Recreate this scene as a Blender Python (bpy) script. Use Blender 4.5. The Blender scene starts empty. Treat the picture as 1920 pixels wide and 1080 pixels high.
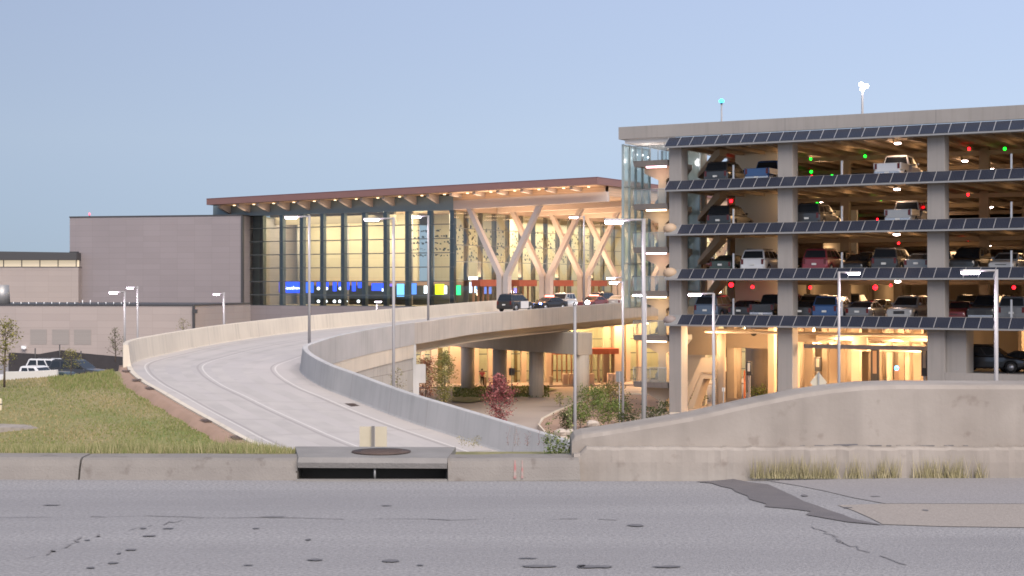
import bpy, math, random
from mathutils import Vector, Matrix
random.seed(7)
R = random.random
def U(a, b): return a + (b - a) * R()
S = bpy.context.scene
COL = S.collection
FP, HY, HC = 3000.0, 536.0, 1.5          # focal length and horizon row of the 1920 px photo, eye height

def P(x, y, Y):                           # photo point at depth Y -> world
    return Vector(((x - 960) / FP * Y, Y, HC + (HY - y) / FP * Y))
def PZ(x, y, z):                          # photo point on the level z -> world
    return P(x, y, (HC - z) * FP / (y - HY))

# ------------------------------------------------------------------ materials
MATS = {}
def mat(name, col, rough=.7, metal=0, col2=None, nscale=3, namt=.5, streak=0, bump=0, bscale=40, grid=None, spec=.5, fine=0,
        emit=0, coat=0, stain=None, band=None):
    """Principled material; col2 noise-mixed in, streak = vertical dirt runs, grid = (w,h,line,dark) panel joints in metre UVs"""
    if name in MATS: return MATS[name]
    m = bpy.data.materials.new(name); m.use_nodes = True
    nt = m.node_tree; N = nt.nodes; L = nt.links
    b = N['Principled BSDF']
    b.inputs['Roughness'].default_value = rough; b.inputs['Metallic'].default_value = metal
    b.inputs['Specular IOR Level'].default_value = spec
    b.inputs['Base Color'].default_value = (*col, 1)
    if coat: b.inputs['Coat Weight'].default_value = coat; b.inputs['Coat Roughness'].default_value = .06
    if emit:
        b.inputs['Emission Color'].default_value = (*col, 1); b.inputs['Emission Strength'].default_value = emit
    cur = None
    tc = N.new('ShaderNodeTexCoord')
    def noise(scale, vec, detail=4):
        n = N.new('ShaderNodeTexNoise'); n.inputs['Scale'].default_value = scale; n.inputs['Detail'].default_value = detail
        L.new(vec, n.inputs['Vector']); return n.outputs['Fac']
    def mixc(fac, a, c, mode='MIX'):
        x = N.new('ShaderNodeMix'); x.data_type = 'RGBA'; x.blend_type = mode
        if isinstance(fac, float): x.inputs[0].default_value = fac
        else: L.new(fac, x.inputs[0])
        for s, i in ((a, 6), (c, 7)):
            if isinstance(s, tuple): x.inputs[i].default_value = (*s, 1)
            else: L.new(s, x.inputs[i])
        return x.outputs[2]
    def ramp(v, lo, hi, amt=1.0):
        r = N.new('ShaderNodeMapRange'); r.inputs['From Min'].default_value = lo; r.inputs['From Max'].default_value = hi
        r.inputs['To Max'].default_value = amt; L.new(v, r.inputs['Value']); return r.outputs['Result']
    if col2:
        cur = mixc(ramp(noise(nscale, tc.outputs['Object']), .35, .65, namt), tuple(col), tuple(col2))
    if stain:
        cur = mixc(ramp(noise(stain[0], tc.outputs['Object'], 7), stain[1], stain[1] + .1, stain[3]), cur if cur else tuple(col), tuple(stain[2]))
    if band:                             # long soft streaks: (x scale, y scale, colour, amount)
        mp = N.new('ShaderNodeMapping'); mp.inputs['Scale'].default_value = (band[0], band[1], 1); L.new(tc.outputs['Object'], mp.inputs['Vector'])
        cur = mixc(ramp(noise(1, mp.outputs['Vector'], 5), .42, .62, band[3]), cur if cur else tuple(col), tuple(band[2]))
    if fine:
        cur = mixc(ramp(noise(fine, tc.outputs['Object'], 2), .3, .7, 1.0), cur if cur else tuple(col), tuple(c * .72 for c in col), 'MIX')
    if streak:
        mp = N.new('ShaderNodeMapping'); mp.inputs['Scale'].default_value = (2.2, .12, 1); L.new(tc.outputs['UV'], mp.inputs['Vector'])
        cur = mixc(ramp(noise(1.6, mp.outputs['Vector'], 6), .5, .72, streak), cur if cur else tuple(col), tuple(c * .45 for c in col))
    if grid:
        br = N.new('ShaderNodeTexBrick'); br.offset = grid[4] if len(grid) > 4 else 0
        br.inputs['Scale'].default_value = 1; br.inputs['Brick Width'].default_value = grid[0]; br.inputs['Row Height'].default_value = grid[1]
        br.inputs['Mortar Size'].default_value = grid[2]; br.inputs['Mortar Smooth'].default_value = .1
        br.inputs['Color1'].default_value = (1, 1, 1, 1); br.inputs['Color2'].default_value = (.93, .93, .93, 1)
        br.inputs['Mortar'].default_value = (grid[3],) * 3 + (1,)
        L.new(tc.outputs['UV'], br.inputs['Vector'])
        cur = mixc(1.0, cur if cur else tuple(col), br.outputs['Color'], 'MULTIPLY')
    if cur: L.new(cur, b.inputs['Base Color'])
    if bump:
        bp = N.new('ShaderNodeBump'); bp.inputs['Strength'].default_value = bump; bp.inputs['Distance'].default_value = .02
        L.new(noise(bscale, tc.outputs['Object'], 5), bp.inputs['Height']); L.new(bp.outputs['Normal'], b.inputs['Normal'])
    MATS[name] = m; return m

def emat(name, col, s):
    if name in MATS: return MATS[name]
    m = bpy.data.materials.new(name); m.use_nodes = True
    b = m.node_tree.nodes['Principled BSDF']; b.inputs['Base Color'].default_value = (*[c * .5 for c in col], 1)
    b.inputs['Emission Color'].default_value = (*col, 1); b.inputs['Emission Strength'].default_value = s
    MATS[name] = m; return m

def glass(name, tint, refl=.08, rough=.02, frost=0):
    m = bpy.data.materials.new(name); m.use_nodes = True
    nt = m.node_tree; N = nt.nodes; L = nt.links; N.clear()
    o = N.new('ShaderNodeOutputMaterial'); t = N.new('ShaderNodeBsdfTransparent'); g = N.new('ShaderNodeBsdfGlossy')
    t.inputs[0].default_value = (*tint, 1); g.inputs['Roughness'].default_value = rough; g.inputs[0].default_value = (.9, .95, 1, 1)
    fr = N.new('ShaderNodeFresnel'); fr.inputs[0].default_value = 1.5
    ad = N.new('ShaderNodeMath'); ad.operation = 'ADD'; ad.use_clamp = True; ad.inputs[1].default_value = refl; L.new(fr.outputs[0], ad.inputs[0])
    mx = N.new('ShaderNodeMixShader'); L.new(ad.outputs[0], mx.inputs[0]); L.new(t.outputs[0], mx.inputs[1]); L.new(g.outputs[0], mx.inputs[2])
    res = mx.outputs[0]
    if frost:
        df_ = N.new('ShaderNodeBsdfDiffuse'); df_.inputs[0].default_value = (.62, .74, .72, 1); m2 = N.new('ShaderNodeMixShader'); m2.inputs[0].default_value = frost
        L.new(res, m2.inputs[1]); L.new(df_.outputs[0], m2.inputs[2]); res = m2.outputs[0]
    L.new(res, o.inputs[0]); MATS[name] = m; return m

def leafmat(name, c1, c2, c3):
    m = bpy.data.materials.new(name); m.use_nodes = True
    nt = m.node_tree; N = nt.nodes; L = nt.links; b = N['Principled BSDF']; b.inputs['Roughness'].default_value = .7
    b.inputs['Specular IOR Level'].default_value = .2
    g = N.new('ShaderNodeNewGeometry'); cr = N.new('ShaderNodeValToRGB')
    cr.color_ramp.elements[0].color = (*c1, 1); cr.color_ramp.elements[1].color = (*c3, 1)
    e = cr.color_ramp.elements.new(.5); e.color = (*c2, 1)
    L.new(g.outputs['Random Per Island'], cr.inputs[0]); L.new(cr.outputs[0], b.inputs['Base Color'])
    MATS[name] = m; return m

CONC = mat('concrete', (.46, .42, .38), .85, col2=(.39, .36, .33), nscale=.5, namt=.8, streak=.35, bump=.15, bscale=18)
CONC_RAMP = mat('barrier_concrete', (.60, .535, .445), .85, col2=(.52, .465, .39), nscale=.35, namt=.8, streak=.3, bump=.1)
CONC_GREY = mat('grey_concrete', (.44, .43, .425), .85, col2=(.37, .365, .36), nscale=.45, namt=.8, streak=.25, bump=.1)
CONC_WALL = mat('old_wall_concrete', (.315, .28, .25), .92, col2=(.24, .21, .185), nscale=1.7, namt=.85, streak=.4, bump=.12, bscale=30, stain=(7, .62, (.15, .115, .095), .4))
CONC_KERB = mat('kerb_concrete', (.222, .203, .186), .92, col2=(.185, .168, .155), nscale=3, namt=.8, bump=.35, bscale=60, stain=(8, .59, (.12, .10, .088), .55))
CONC_DRAIN = mat('drain_concrete', (.235, .222, .212), .9, col2=(.19, .18, .172), nscale=4, namt=.8, bump=.3, bscale=60)
CONC_GAR = mat('garage_concrete', (.275, .257, .245), .85, col2=(.24, .226, .217), nscale=.4, namt=.7, streak=.2)
CONC_INT = mat('deck_concrete', (.34, .275, .21), .9, col2=(.27, .22, .165), nscale=.3, namt=.8)
MSE = mat('retaining_block', (.43, .405, .37), .9, col2=(.36, .34, .31), nscale=.6, grid=(1.9, 1.45, .02, .55, .5), streak=.3)
ROADC = mat('ramp_concrete', (.45, .415, .395), .85, col2=(.385, .36, .35), nscale=.13, namt=.9, bump=.1, stain=(.5, .6, (.35, .33, .325), .5))
WHITE_LINE = mat('road_paint', (.56, .53, .50), .7, col2=(.48, .45, .43), nscale=4)
ASPH = mat('asphalt', (.305, .297, .306), .93, col2=(.262, .255, .264), nscale=.35, namt=.9, bump=.7, bscale=70, fine=42, stain=(.9, .6, (.25, .244, .252), .6), spec=.25, band=(.13, 1.3, (.365, .356, .362), .9))
ASPH_D = mat('fresh_asphalt', (.125, .115, .12), .9, col2=(.165, .15, .15), nscale=5, bump=.5, bscale=120)
CRK = mat('crack_filler', (.19, .18, .185), .9)
TAR = mat('tar', (.115, .11, .118), .8, col2=(.17, .165, .17), nscale=9)
APRON = mat('apron_concrete', (.335, .295, .265), .9, col2=(.30, .265, .24), nscale=1.0, bump=.3, bscale=90, fine=60)
GUTTER = mat('gutter_concrete', (.29, .275, .28), .9, col2=(.255, .243, .25), nscale=1.5, bump=.3, bscale=90, fine=60)
PANEL = mat('wall_cladding', (.262, .23, .238), .55, col2=(.24, .212, .22), nscale=.12, namt=.8, grid=(2.4, .72, .012, .72, 0))
PANEL_W = mat('warm_wall_cladding', (.36, .305, .28), .55, col2=(.32, .275, .258), nscale=.1, namt=.8, grid=(3.0, .7, .012, .75, 0))
DARK = mat('dark_metal', (.05, .048, .05), .5)
BLACKM = mat('black_paint', (.02, .02, .022), .5)
DKPANEL = mat('dark_fence_fabric', (.045, .04, .042), .9, col2=(.03, .028, .03))
FASCIA = mat('red_brown_metal', (.195, .105, .095), .5, col2=(.175, .095, .088), nscale=.4)
REDSOFF = mat('red_canopy', (.33, .09, .055), .5)
WOOD = mat('soffit_wood', (.52, .36, .24), .6, col2=(.45, .30, .20), nscale=.6, grid=(40, .3, .015, .6, 0))
BEAM = mat('beam_paint', (.46, .395, .36), .55)
COLW = mat('column_paint', (.40, .36, .345), .55, col2=(.37, .335, .32), nscale=.6)
MULL = mat('mullion_metal', (.10, .115, .125), .45, .3)
HEADER = mat('header_metal', (.16, .20, .215), .4, .2)
INTW = mat('hall_wall', (.60, .53, .40), .8, col2=(.54, .48, .36), nscale=.25, grid=(3.2, 2.6, .02, .8, 0))
INTF = mat('hall_floor', (.30, .25, .2), .4)
PVMAT = mat('solar_cells', (.022, .026, .04), .22, col2=(.028, .032, .048), nscale=1, grid=(.165, .165, .006, 1.6, 0), spec=.5)
ALU = mat('aluminium', (.55, .55, .56), .4, .6)
POLE = mat('galvanised_pole', (.30, .29, .295), .6, .1, col2=(.26, .25, .255), nscale=1)
RUB = mat('tyre_rubber', (.02, .02, .02), .8)
RIM = mat('wheel_rim', (.42, .42, .43), .35, .7)
CARGL = mat('car_glass', (.015, .018, .022), .08, spec=.6)
CHROME = mat('bright_trim', (.5, .5, .52), .25, .8)
LENSW = mat('headlight_lens', (.75, .76, .78), .15)
LENSR = mat('tail_lens', (.10, .008, .008), .2)
PLATE = mat('plate_metal', (.6, .6, .58), .5)
SOIL = mat('red_soil', (.33, .22, .165), .95, col2=(.27, .185, .135), nscale=1.8, bump=.5, bscale=12, stain=(2, .6, (.2, .16, .1), .5))
LAWN = mat('lawn_soil', (.22, .21, .08), .95, col2=(.34, .265, .15), nscale=.22, namt=.95, bump=.6, bscale=6, fine=7, stain=(.12, .56, (.115, .19, .04), .9))
GROUND = mat('lower_ground', (.20, .16, .12), .95, col2=(.15, .13, .09), nscale=.2, bump=.3, bscale=4)
ARR = mat('arrivals_paving', (.36, .30, .26), .85, col2=(.30, .25, .22), nscale=.15, namt=.9, stain=(.3, .6, (.22, .185, .165), .7))
LOT = mat('lot_asphalt', (.24, .23, .235), .9, col2=(.2, .19, .2), nscale=.3)
RUST = mat('cast_iron', (.075, .052, .045), .8, col2=(.11, .07, .055), nscale=12, bump=.5, bscale=60)
STEEL = mat('grey_steel', (.33, .33, .33), .45, .5)
BARK = mat('bark', (.12, .09, .07), .9, col2=(.08, .06, .05), nscale=9)
GLASS_T = glass('hall_glass', (.72, .77, .73), .05)
GLASS_S = glass('tower_glass', (.66, .80, .78), .12, .08, .32)
GLASS_R = glass('railing_glass', (.75, .78, .78), .08, .1, .10)
LAMP = emat('street_lamp_light', (1.0, .82, 1.0), 16)
STRIP = emat('strip_light', (1.0, .55, .66), 3.2)
STRIPW = emat('warm_strip_light', (1.0, .68, .45), 3.2)
CEILL = emat('ceiling_lamp_light', (1.0, .80, .74), 18)
REDL = emat('red_indicator_light', (1.0, .006, .012), 4.5)
GREENL = emat('green_indicator_light', (.006, .85, .02), 3.2)
BLUES = emat('blue_screen_light', (.012, .05, .9), 1.6)
WHITES = emat('white_screen_light', (.85, .92, 1.0), 2.2)
YELS = emat('lime_screen_light', (.62, .9, .01), 1.8)
GRNS = emat('green_screen_light', (.02, .75, .22), 1.5)
CYANS = emat('cyan_screen_light', (.15, .45, .9), 1.2)
BLUEB = emat('blue_beacon_light', (.02, .5, 1.0), 5)
BLUEP = emat('police_blue_light', (.1, .25, 1.0), 20)
REDP = emat('police_red_light', (1.0, .12, .08), 8)
HEADL = emat('headlight_glow', (.86, .90, 1.0), 26)
DOWNL = emat('downlight_glow', (1.0, .72, .42), 1.8)
WINL = emat('lit_clerestory', (.85, .70, .50), .28)

# ------------------------------------------------------------------ mesh builder
def wloc(o):
    v = Vector()
    while o: v += o.location; o = o.parent
    return v
class MB:
    def __init__(s): s.v = []; s.f = []; s.m = []; s.sm = []
    def add(s, vs, fs, m=0, smooth=False):
        o = len(s.v); s.v += [tuple(v) for v in vs]
        for f in fs: s.f.append(tuple(o + i for i in f)); s.m.append(m); s.sm.append(smooth)
        return s
    def hexa(s, p, m=0):                  # 8 points: bottom 4 ccw, top 4 ccw
        return s.add(p, [(3, 2, 1, 0), (4, 5, 6, 7), (0, 1, 5, 4), (1, 2, 6, 5), (2, 3, 7, 6), (3, 0, 4, 7)], m)
    def box(s, x0, x1, y0, y1, z0, z1, m=0, fr=None):
        q = [(x0, y0, z0), (x1, y0, z0), (x1, y1, z0), (x0, y1, z0), (x0, y0, z1), (x1, y0, z1), (x1, y1, z1), (x0, y1, z1)]
        if fr: q = [fr(*a) for a in q]
        return s.hexa(q, m)
    def prism(s, poly, fn, a, b, m=0):    # poly in 2D, fn(u,v,w)->xyz, extruded w from a to b
        n = len(poly)
        vs = [fn(u, v, a) for u, v in poly] + [fn(u, v, b) for u, v in poly]
        return s.add(vs, [tuple(range(n - 1, -1, -1)), tuple(range(n, 2 * n))] + [(i, (i + 1) % n, n + (i + 1) % n, n + i) for i in range(n)], m)
    def loft(s, rings, m=0, caps=True, closed=True, smooth=False):
        n = len(rings[0]); vs = [p for r in rings for p in r]; fs = []
        for i in range(len(rings) - 1):
            for j in range(n if closed else n - 1):
                k = (j + 1) % n; fs.append((i * n + j, i * n + k, (i + 1) * n + k, (i + 1) * n + j))
        if caps: fs += [tuple(range(n - 1, -1, -1)), tuple(range((len(rings) - 1) * n, len(rings) * n))]
        return s.add(vs, fs, m, smooth)
    def tube(s, pts, rad, n=8, m=0, smooth=True):
        rings = []
        pts = [Vector(p) for p in pts]
        for i, p in enumerate(pts):
            d = (pts[min(i + 1, len(pts) - 1)] - pts[max(i - 1, 0)]).normalized()
            a = d.orthogonal().normalized() if abs(d.z) < .95 else Vector((1, 0, 0)); a = (a - d * a.dot(d)).normalized(); b = d.cross(a)
            r = rad[i] if isinstance(rad, (list, tuple)) else rad
            rings.append([p + (a * math.cos(2 * math.pi * k / n) + b * math.sin(2 * math.pi * k / n)) * r for k in range(n)])
        return s.loft(rings, m, smooth=smooth)
    def ell(s, c, r, n=12, k=8, m=0):
        rings = []
        for i in range(k + 1):
            t = math.pi * (i / k) ; t = min(max(t, .02), math.pi - .02)
            rings.append([(c[0] + r[0] * math.sin(t) * math.cos(2 * math.pi * j / n), c[1] + r[1] * math.sin(t) * math.sin(2 * math.pi * j / n), c[2] - r[2] * math.cos(t)) for j in range(n)])
        return s.loft(rings, m, smooth=True)
    def quad(s, a, b, c, d, m=0): return s.add([a, b, c, d], [(0, 1, 2, 3)], m)
    def build(s, name, mats, parent=None, world=False, bevel=0):
        me = bpy.data.meshes.new(name); me.from_pydata(s.v, [], s.f); me.update()
        mats = mats if isinstance(mats, (list, tuple)) else [mats]
        for x in mats: me.materials.append(x)
        me.polygons.foreach_set('material_index', s.m); me.polygons.foreach_set('use_smooth', s.sm)
        uv = me.uv_layers.new(name='UVMap').data
        for p in me.polygons:
            nr = p.normal
            if abs(nr.z) > .75: t, b = Vector((1, 0, 0)), Vector((0, 1, 0))
            else:
                t = Vector((-nr.y, nr.x, 0)).normalized(); b = Vector((0, 0, 1))
            for li in p.loop_indices:
                co = me.vertices[me.loops[li].vertex_index].co; uv[li].uv = (co.dot(t), co.dot(b))
        o = bpy.data.objects.new(name, me); COL.objects.link(o)
        if parent:
            o.parent = parent
            if world: o.location = -wloc(parent)
        if bevel:
            bv = o.modifiers.new('bevel', 'BEVEL'); bv.width = bevel; bv.segments = 2; bv.limit_method = 'ANGLE'
        return o

def tag(o, label=None, cat=None, group=None, kind=None):
    if label: o['label'] = label
    if cat: o['category'] = cat
    if group: o['group'] = group
    if kind: o['kind'] = kind
    return o
def thing(name, label, cat, loc=(0, 0, 0), rz=0, group=None):
    o = bpy.data.objects.new(name, None); COL.objects.link(o); o.empty_display_size = .3
    o.location = loc; o.rotation_euler = (0, 0, rz)
    return tag(o, label, cat, group)
def copy_tree(o, parent=None):
    c = o.copy(); COL.objects.link(c)
    if parent: c.parent = parent
    for ch in list(o.children): copy_tree(ch, c)
    return c
def lamp_light(parent, kind, loc, e, col, size=.3, rot=None, name='light_source', sy=None):
    l = bpy.data.lights.new(name, kind); l.energy = e; l.color = col
    if kind == 'AREA':
        l.size = size
        if sy: l.shape = 'RECTANGLE'; l.size_y = sy
    elif kind == 'POINT': l.shadow_soft_size = size
    o = bpy.data.objects.new(name, l); COL.objects.link(o); o.location = loc
    if rot: o.rotation_euler = rot
    if parent: o.parent = parent; o.location = Vector(loc) - parent.location
    return o

NX, FX = Vector((.865, -.502, 0)), Vector((.502, .865, 0))
CT = Vector((-6.97, 190, 0)); CG = Vector((11.55, 119.5, 0))
def T(k, f, z): return CT + NX * k + FX * f + Vector((0, 0, z))      # terminal frame
def G(t, d, z): return CG + NX * t + FX * d + Vector((0, 0, z))      # garage frame
def gt(x, d=0):                                                      # garage t at photo column x and depth d
    k = (x - 960) / FP; o = CG + FX * d
    return (k * o.y - o.x) / (NX.x - k * NX.y)
YAWF = math.atan2(FX.y, FX.x)
# ------------------------------------------------------------------ camera, world, sun
cam = bpy.data.cameras.new('camera'); cam.lens = 56.25; cam.sensor_width = 36; cam.clip_end = 6000; cam.shift_y = -4 / 1920
co = bpy.data.objects.new('camera', cam); COL.objects.link(co); co.location = (0, 0, HC); co.rotation_euler = (math.pi / 2, 0, 0)
S.camera = co
SUN_EL, SUN_AZ = math.radians(12), math.radians(160)                # sun low behind the camera, a little to the right
w = bpy.data.worlds.new('World'); S.world = w; w.use_nodes = True
wn = w.node_tree.nodes; wl = w.node_tree.links; bg = wn['Background']
sk = wn.new('ShaderNodeTexSky'); sk.sky_type = 'NISHITA'; sk.sun_disc = False
sk.sun_elevation = SUN_EL; sk.sun_rotation = SUN_AZ; sk.altitude = 200; sk.air_density = .5; sk.dust_density = .2; sk.ozone_density = 3
def wnode(t, **k):
    n = wn.new(t)
    for q, v in k.items(): setattr(n, q, v)
    return n
gm = wnode('ShaderNodeGamma'); gm.inputs[1].default_value = .3; wl.new(sk.outputs[0], gm.inputs[0])   # hazy dusk: flatten the sky's range
tcw = wnode('ShaderNodeTexCoord'); sx = wnode('ShaderNodeSeparateXYZ'); wl.new(tcw.outputs['Generated'], sx.inputs[0])
cr = wnode('ShaderNodeValToRGB'); e0, e1 = cr.color_ramp.elements
e0.position = .0; e0.color = (.235, .262, .308, 1); e1.position = .2; e1.color = (.365, .358, .405, 1); em = cr.color_ramp.elements.new(.09); em.color = (.338, .338, .365, 1); wl.new(sx.outputs['Z'], cr.inputs[0])
def mrange(src, a, b, c, d):
    m = wnode('ShaderNodeMapRange'); wl.new(src, m.inputs['Value'])
    for i, v in enumerate((a, b, c, d)): m.inputs[i + 1].default_value = v
    return m.outputs['Result']
mx_ = wnode('ShaderNodeMath', operation='MULTIPLY'); wl.new(mrange(sx.outputs['X'], -.35, .35, .83, 1.2), mx_.inputs[0]); wl.new(mrange(sx.outputs['Y'], .3, -1, 1, 1.9), mx_.inputs[1])
def wmul(a, b_):
    m = wnode('ShaderNodeMix', data_type='RGBA', blend_type='MULTIPLY'); m.inputs[0].default_value = 1; wl.new(a, m.inputs[6]); wl.new(b_, m.inputs[7]); return m.outputs[2]
wl.new(wmul(wmul(gm.outputs[0], cr.outputs[0]), mx_.outputs[0]), bg.inputs['Color']); bg.inputs['Strength'].default_value = .5
sl = bpy.data.lights.new('sun', 'SUN'); sl.energy = 2.0; sl.angle = math.radians(50); sl.color = (1, .87, .73)
so = bpy.data.objects.new('sun', sl); COL.objects.link(so)
sd = Vector((math.sin(SUN_AZ) * math.cos(math.radians(42)), math.cos(SUN_AZ) * math.cos(math.radians(42)), math.sin(math.radians(42))))
so.rotation_euler = sd.to_track_quat('Z', 'Y').to_euler()
S.view_settings.view_transform = 'Standard'; S.view_settings.look = 'None'; S.view_settings.exposure = 1.22
S.cycles.use_denoising = True; S.cycles.max_bounces = 8; S.cycles.diffuse_bounces = 4; S.cycles.transparent_max_bounces = 16
S.cycles.sample_clamp_indirect = 4; S.cycles.caustics_reflective = False; S.cycles.caustics_refractive = False
S.cycles.filter_width = 1.7

# ------------------------------------------------------------------ street, kerb, wall
def sheet(name, poly, z, m, kind='structure'):
    b = MB(); b.add([(x, y, z) for x, y in poly], [tuple(range(len(poly)))]); return tag(b.build(name, m), kind=kind)
b = MB()
b.add([(-70, -40, 0), (70, -40, 0), (70, 12.62, 0), (-.45, 12.28, 0), (-1.64, 12.34, 0), (-70, 13.9, 0)], [(0, 1, 2, 3, 4, 5)])
tag(b.build('street', ASPH), kind='structure')
def g0(x, y): p = PZ(x, y, 0); return (p.x, p.y)
# flat repairs and stains, each a thin sheet a few millimetres proud
sheet('gutter_apron', [g0(1440, 902), g0(1500, 912), g0(1545, 921), g0(1600, 934), g0(1660, 945), (9, PZ(1900, 947, 0).y), (9, 12.50), (3, 12.45)], .004, GUTTER)
sheet('concrete_apron', [g0(1570, 948), g0(1600, 958), g0(1632, 972), g0(1655, 984), g0(1770, 988), g0(1920, 990), (9, PZ(1920, 990, 0).y), (9, PZ(1900, 947.5, 0).y), g0(1660, 945.5)], .004, APRON)
pts = [(1305, 904), (1335, 907), (1352, 913), (1372, 917), (1380, 923), (1402, 931), (1405, 937), (1437, 946), (1434, 951), (1482, 955), (1520, 960), (1511, 966), (1550, 973), (1590, 980), (1658, 986),
       (1600, 974), (1580, 966), (1552, 957), (1532, 949), (1507, 941), (1498, 936), (1488, 931), (1466, 921), (1440, 909), (1405, 905), (1375, 899), (1345, 902)]
sheet('asphalt_patch', [g0(*p) for p in pts], .005, ASPH_D)
def blot(x, y, wpx, hpx, n=14):
    c = PZ(x, y, 0); rx = wpx / 2 / FP * c.y; ry = max(.5 * hpx * c.y ** 2 / FP / HC, .012)
    b = MB(); b.add([(c.x + math.cos(a) * rx * U(.72, 1.1), c.y + math.sin(a) * ry * U(.7, 1.15), .006) for a in [2 * math.pi * i / n for i in range(n)]], [tuple(range(n))])
    return tag(b.build('tar_patch', TAR), kind='structure')
for a in [(280, 1006, 30, 3), (246, 1032, 24, 3.5), (212, 1057, 24, 3.5), (170, 1066, 18, 3), (268, 992, 16, 2), (315, 992, 24, 2), (223, 1039, 8, 3), (590, 1051, 30, 4), (732, 1053, 40, 5), (1010, 1063, 78, 4.5),
          (1112, 1064, 84, 5), (1090, 1062, 18, 6), (1250, 1064, 60, 4), (1192, 986, 36, 5), (1735, 958, 12, 3), (1508, 930, 14, 4), (788, 1061, 14, 2.5), (990, 1048, 40, 2), (578, 1013, 12, 3), (1640, 932, 20, 2),
          (164, 1014, 12, 2), (480, 992, 16, 2), (724, 949, 22, 1.5), (466, 1061, 20, 2), (1590, 953, 20, 2), (96, 948, 40, 1.5), (510, 970, 60, 1.5)]: blot(*a)
# hairline cracks: chains of thin slivers
def crack(pp, wd=.012):
    b = MB(); q = [Vector((*g0(*p), .005)) for p in pp]; fine = []
    for i in range(len(q) - 1):
        for k in range(6):
            t = k / 6; v = q[i].lerp(q[i + 1], t); fine.append(v + Vector((U(-.03, .03), U(-.05, .05), 0)))
    fine.append(q[-1])
    for i in range(len(fine) - 1):
        if R() < .2: continue
        a, c = fine[i], fine[i + 1]; n = Vector((0, wd * U(.4, 1.3), 0)) + Vector((wd * .6, 0, 0))
        b.quad(a - n, a + n, c + n, c - n)
    tag(b.build('asphalt_crack', CRK), kind='structure')
crack([(60, 1048), (110, 1030), (150, 1012), (210, 998), (290, 985), (380, 972)], .010)
crack([(1520, 985), (1560, 1003), (1575, 1016), (1610, 1030), (1700, 1060)], .007)
crack([(0, 972), (200, 968), (430, 970), (700, 975), (980, 974), (1200, 976)], .007)

def kerb(x0, y0, x1, y1, name='kerb'):
    """rolled concrete kerb from (x0,y0) to (x1,y1), face towards the street"""
    d = Vector((x1 - x0, y1 - y0, 0)); n = Vector((-d.y, d.x, 0)).normalized(); k = max(2, int(d.length / .25)); rings = []
    for i in range(k + 1):
        c = Vector((x0, y0, 0)) + d * (i / k); j = U(-.004, .004)
        rings.append([c + n * u + Vector((0, 0, v + (j if v > .05 else 0))) for u, v in ((.0, -.3), (0, .0), (.035, .10), (.06, .145), (.10, .162), (.34, .168), (.36, .15), (.36, -.3))])
    b = MB(); b.loft(rings); return b
KY = lambda x: 12.34 + (-1.64 - x) * .0228                        # kerb line left of the drain
for x0, x1 in ((-20, -12.1), (-12.09, -7.6), (-7.59, -3.36), (-3.345, -1.66)):
    tag(kerb(x0, KY(x0), x1, KY(x1)).build('kerb', CONC_KERB), kind='structure')
kr = tag(kerb(-.49, 12.29, .53, 12.40).build('kerb', CONC_KERB), kind='structure')
# red survey paint on the kerb right of the drain
b = MB(); PK = mat('red_survey_paint', (.30, .13, .125), .9, col2=(.27, .24, .22), nscale=16, namt=1.0)
def kpt(x, u, v): return (x, 12.29 + (x + .49) * .108 + u - .003, v + .004)
for x0, wv in ((.012, .022), (.07, .018)):
    b.add([kpt(x0, -.002, .01), kpt(x0 + wv, -.002, .01), kpt(x0 + wv * .9, .033, .10), kpt(x0 + .004, .033, .10), kpt(x0 + wv * .7, .058, .147), kpt(x0 + .005, .058, .147)], [(0, 1, 2, 3), (3, 2, 4, 5)])
b.build('paint_mark', PK, kr)
# storm drain inlet
sd_ = thing('storm_drain', 'concrete kerb inlet with a rusty round cover and a dark open throat', 'storm drain', (-1.05, 12.4, 0))
b = MB(); y0, y1 = 12.31, 13.12
b.add([(-1.65, y0 + .02, .098), (-.50, y0, .094), (-.50, y0 - .015, .135), (-1.65, y0 + .005, .14), (-.50, y0 + .03, .172), (-1.65, y0 + .05, .176), (-.46, y1, .178), (-1.78, y1 + .02, .182), (-.46, y1, .0), (-1.78, y1 + .02, .0), (-.50, y0 + .25, .094), (-1.65, y0 + .27, .098)],
      [(0, 1, 2, 3), (3, 2, 4, 5), (5, 4, 6, 7), (7, 6, 8, 9), (0, 11, 10, 1), (1, 10, 8, 6, 4, 2), (0, 3, 5, 7, 9, 11), (11, 9, 8, 10)])
b.build('top_slab', CONC_DRAIN, sd_, True)
b = MB(); b.box(-1.66, -.49, 12.6, 12.62, -.5, .09); b.box(-1.66, -.49, 12.33, 12.6, -.5, -.49); b.box(-1.67, -1.65, 12.36, 12.6, -.5, .069); b.box(-.50, -.48, 12.34, 12.6, -.5, .064)
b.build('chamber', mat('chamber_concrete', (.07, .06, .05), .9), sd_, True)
b = MB(); b.box(-1.66, -.495, 12.27, 12.34, -.3, .012); b.build('sill', CONC_DRAIN, sd_, True)
b = MB(); b.tube([(-1.06, 12.36, .0), (-1.06, 12.36, .097)], .0095); b.build('support_bar', STEEL, sd_, True)
b = MB(); b.tube([(-1.04, 12.73, .1785), (-1.04, 12.73, .1865)], .235, 32)
for k in range(5): b.box(-1.2, -.88, 12.60 + k * .06, 12.62 + k * .06, .1864, .1885)
b.build('cover', RUST, sd_, True)

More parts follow.
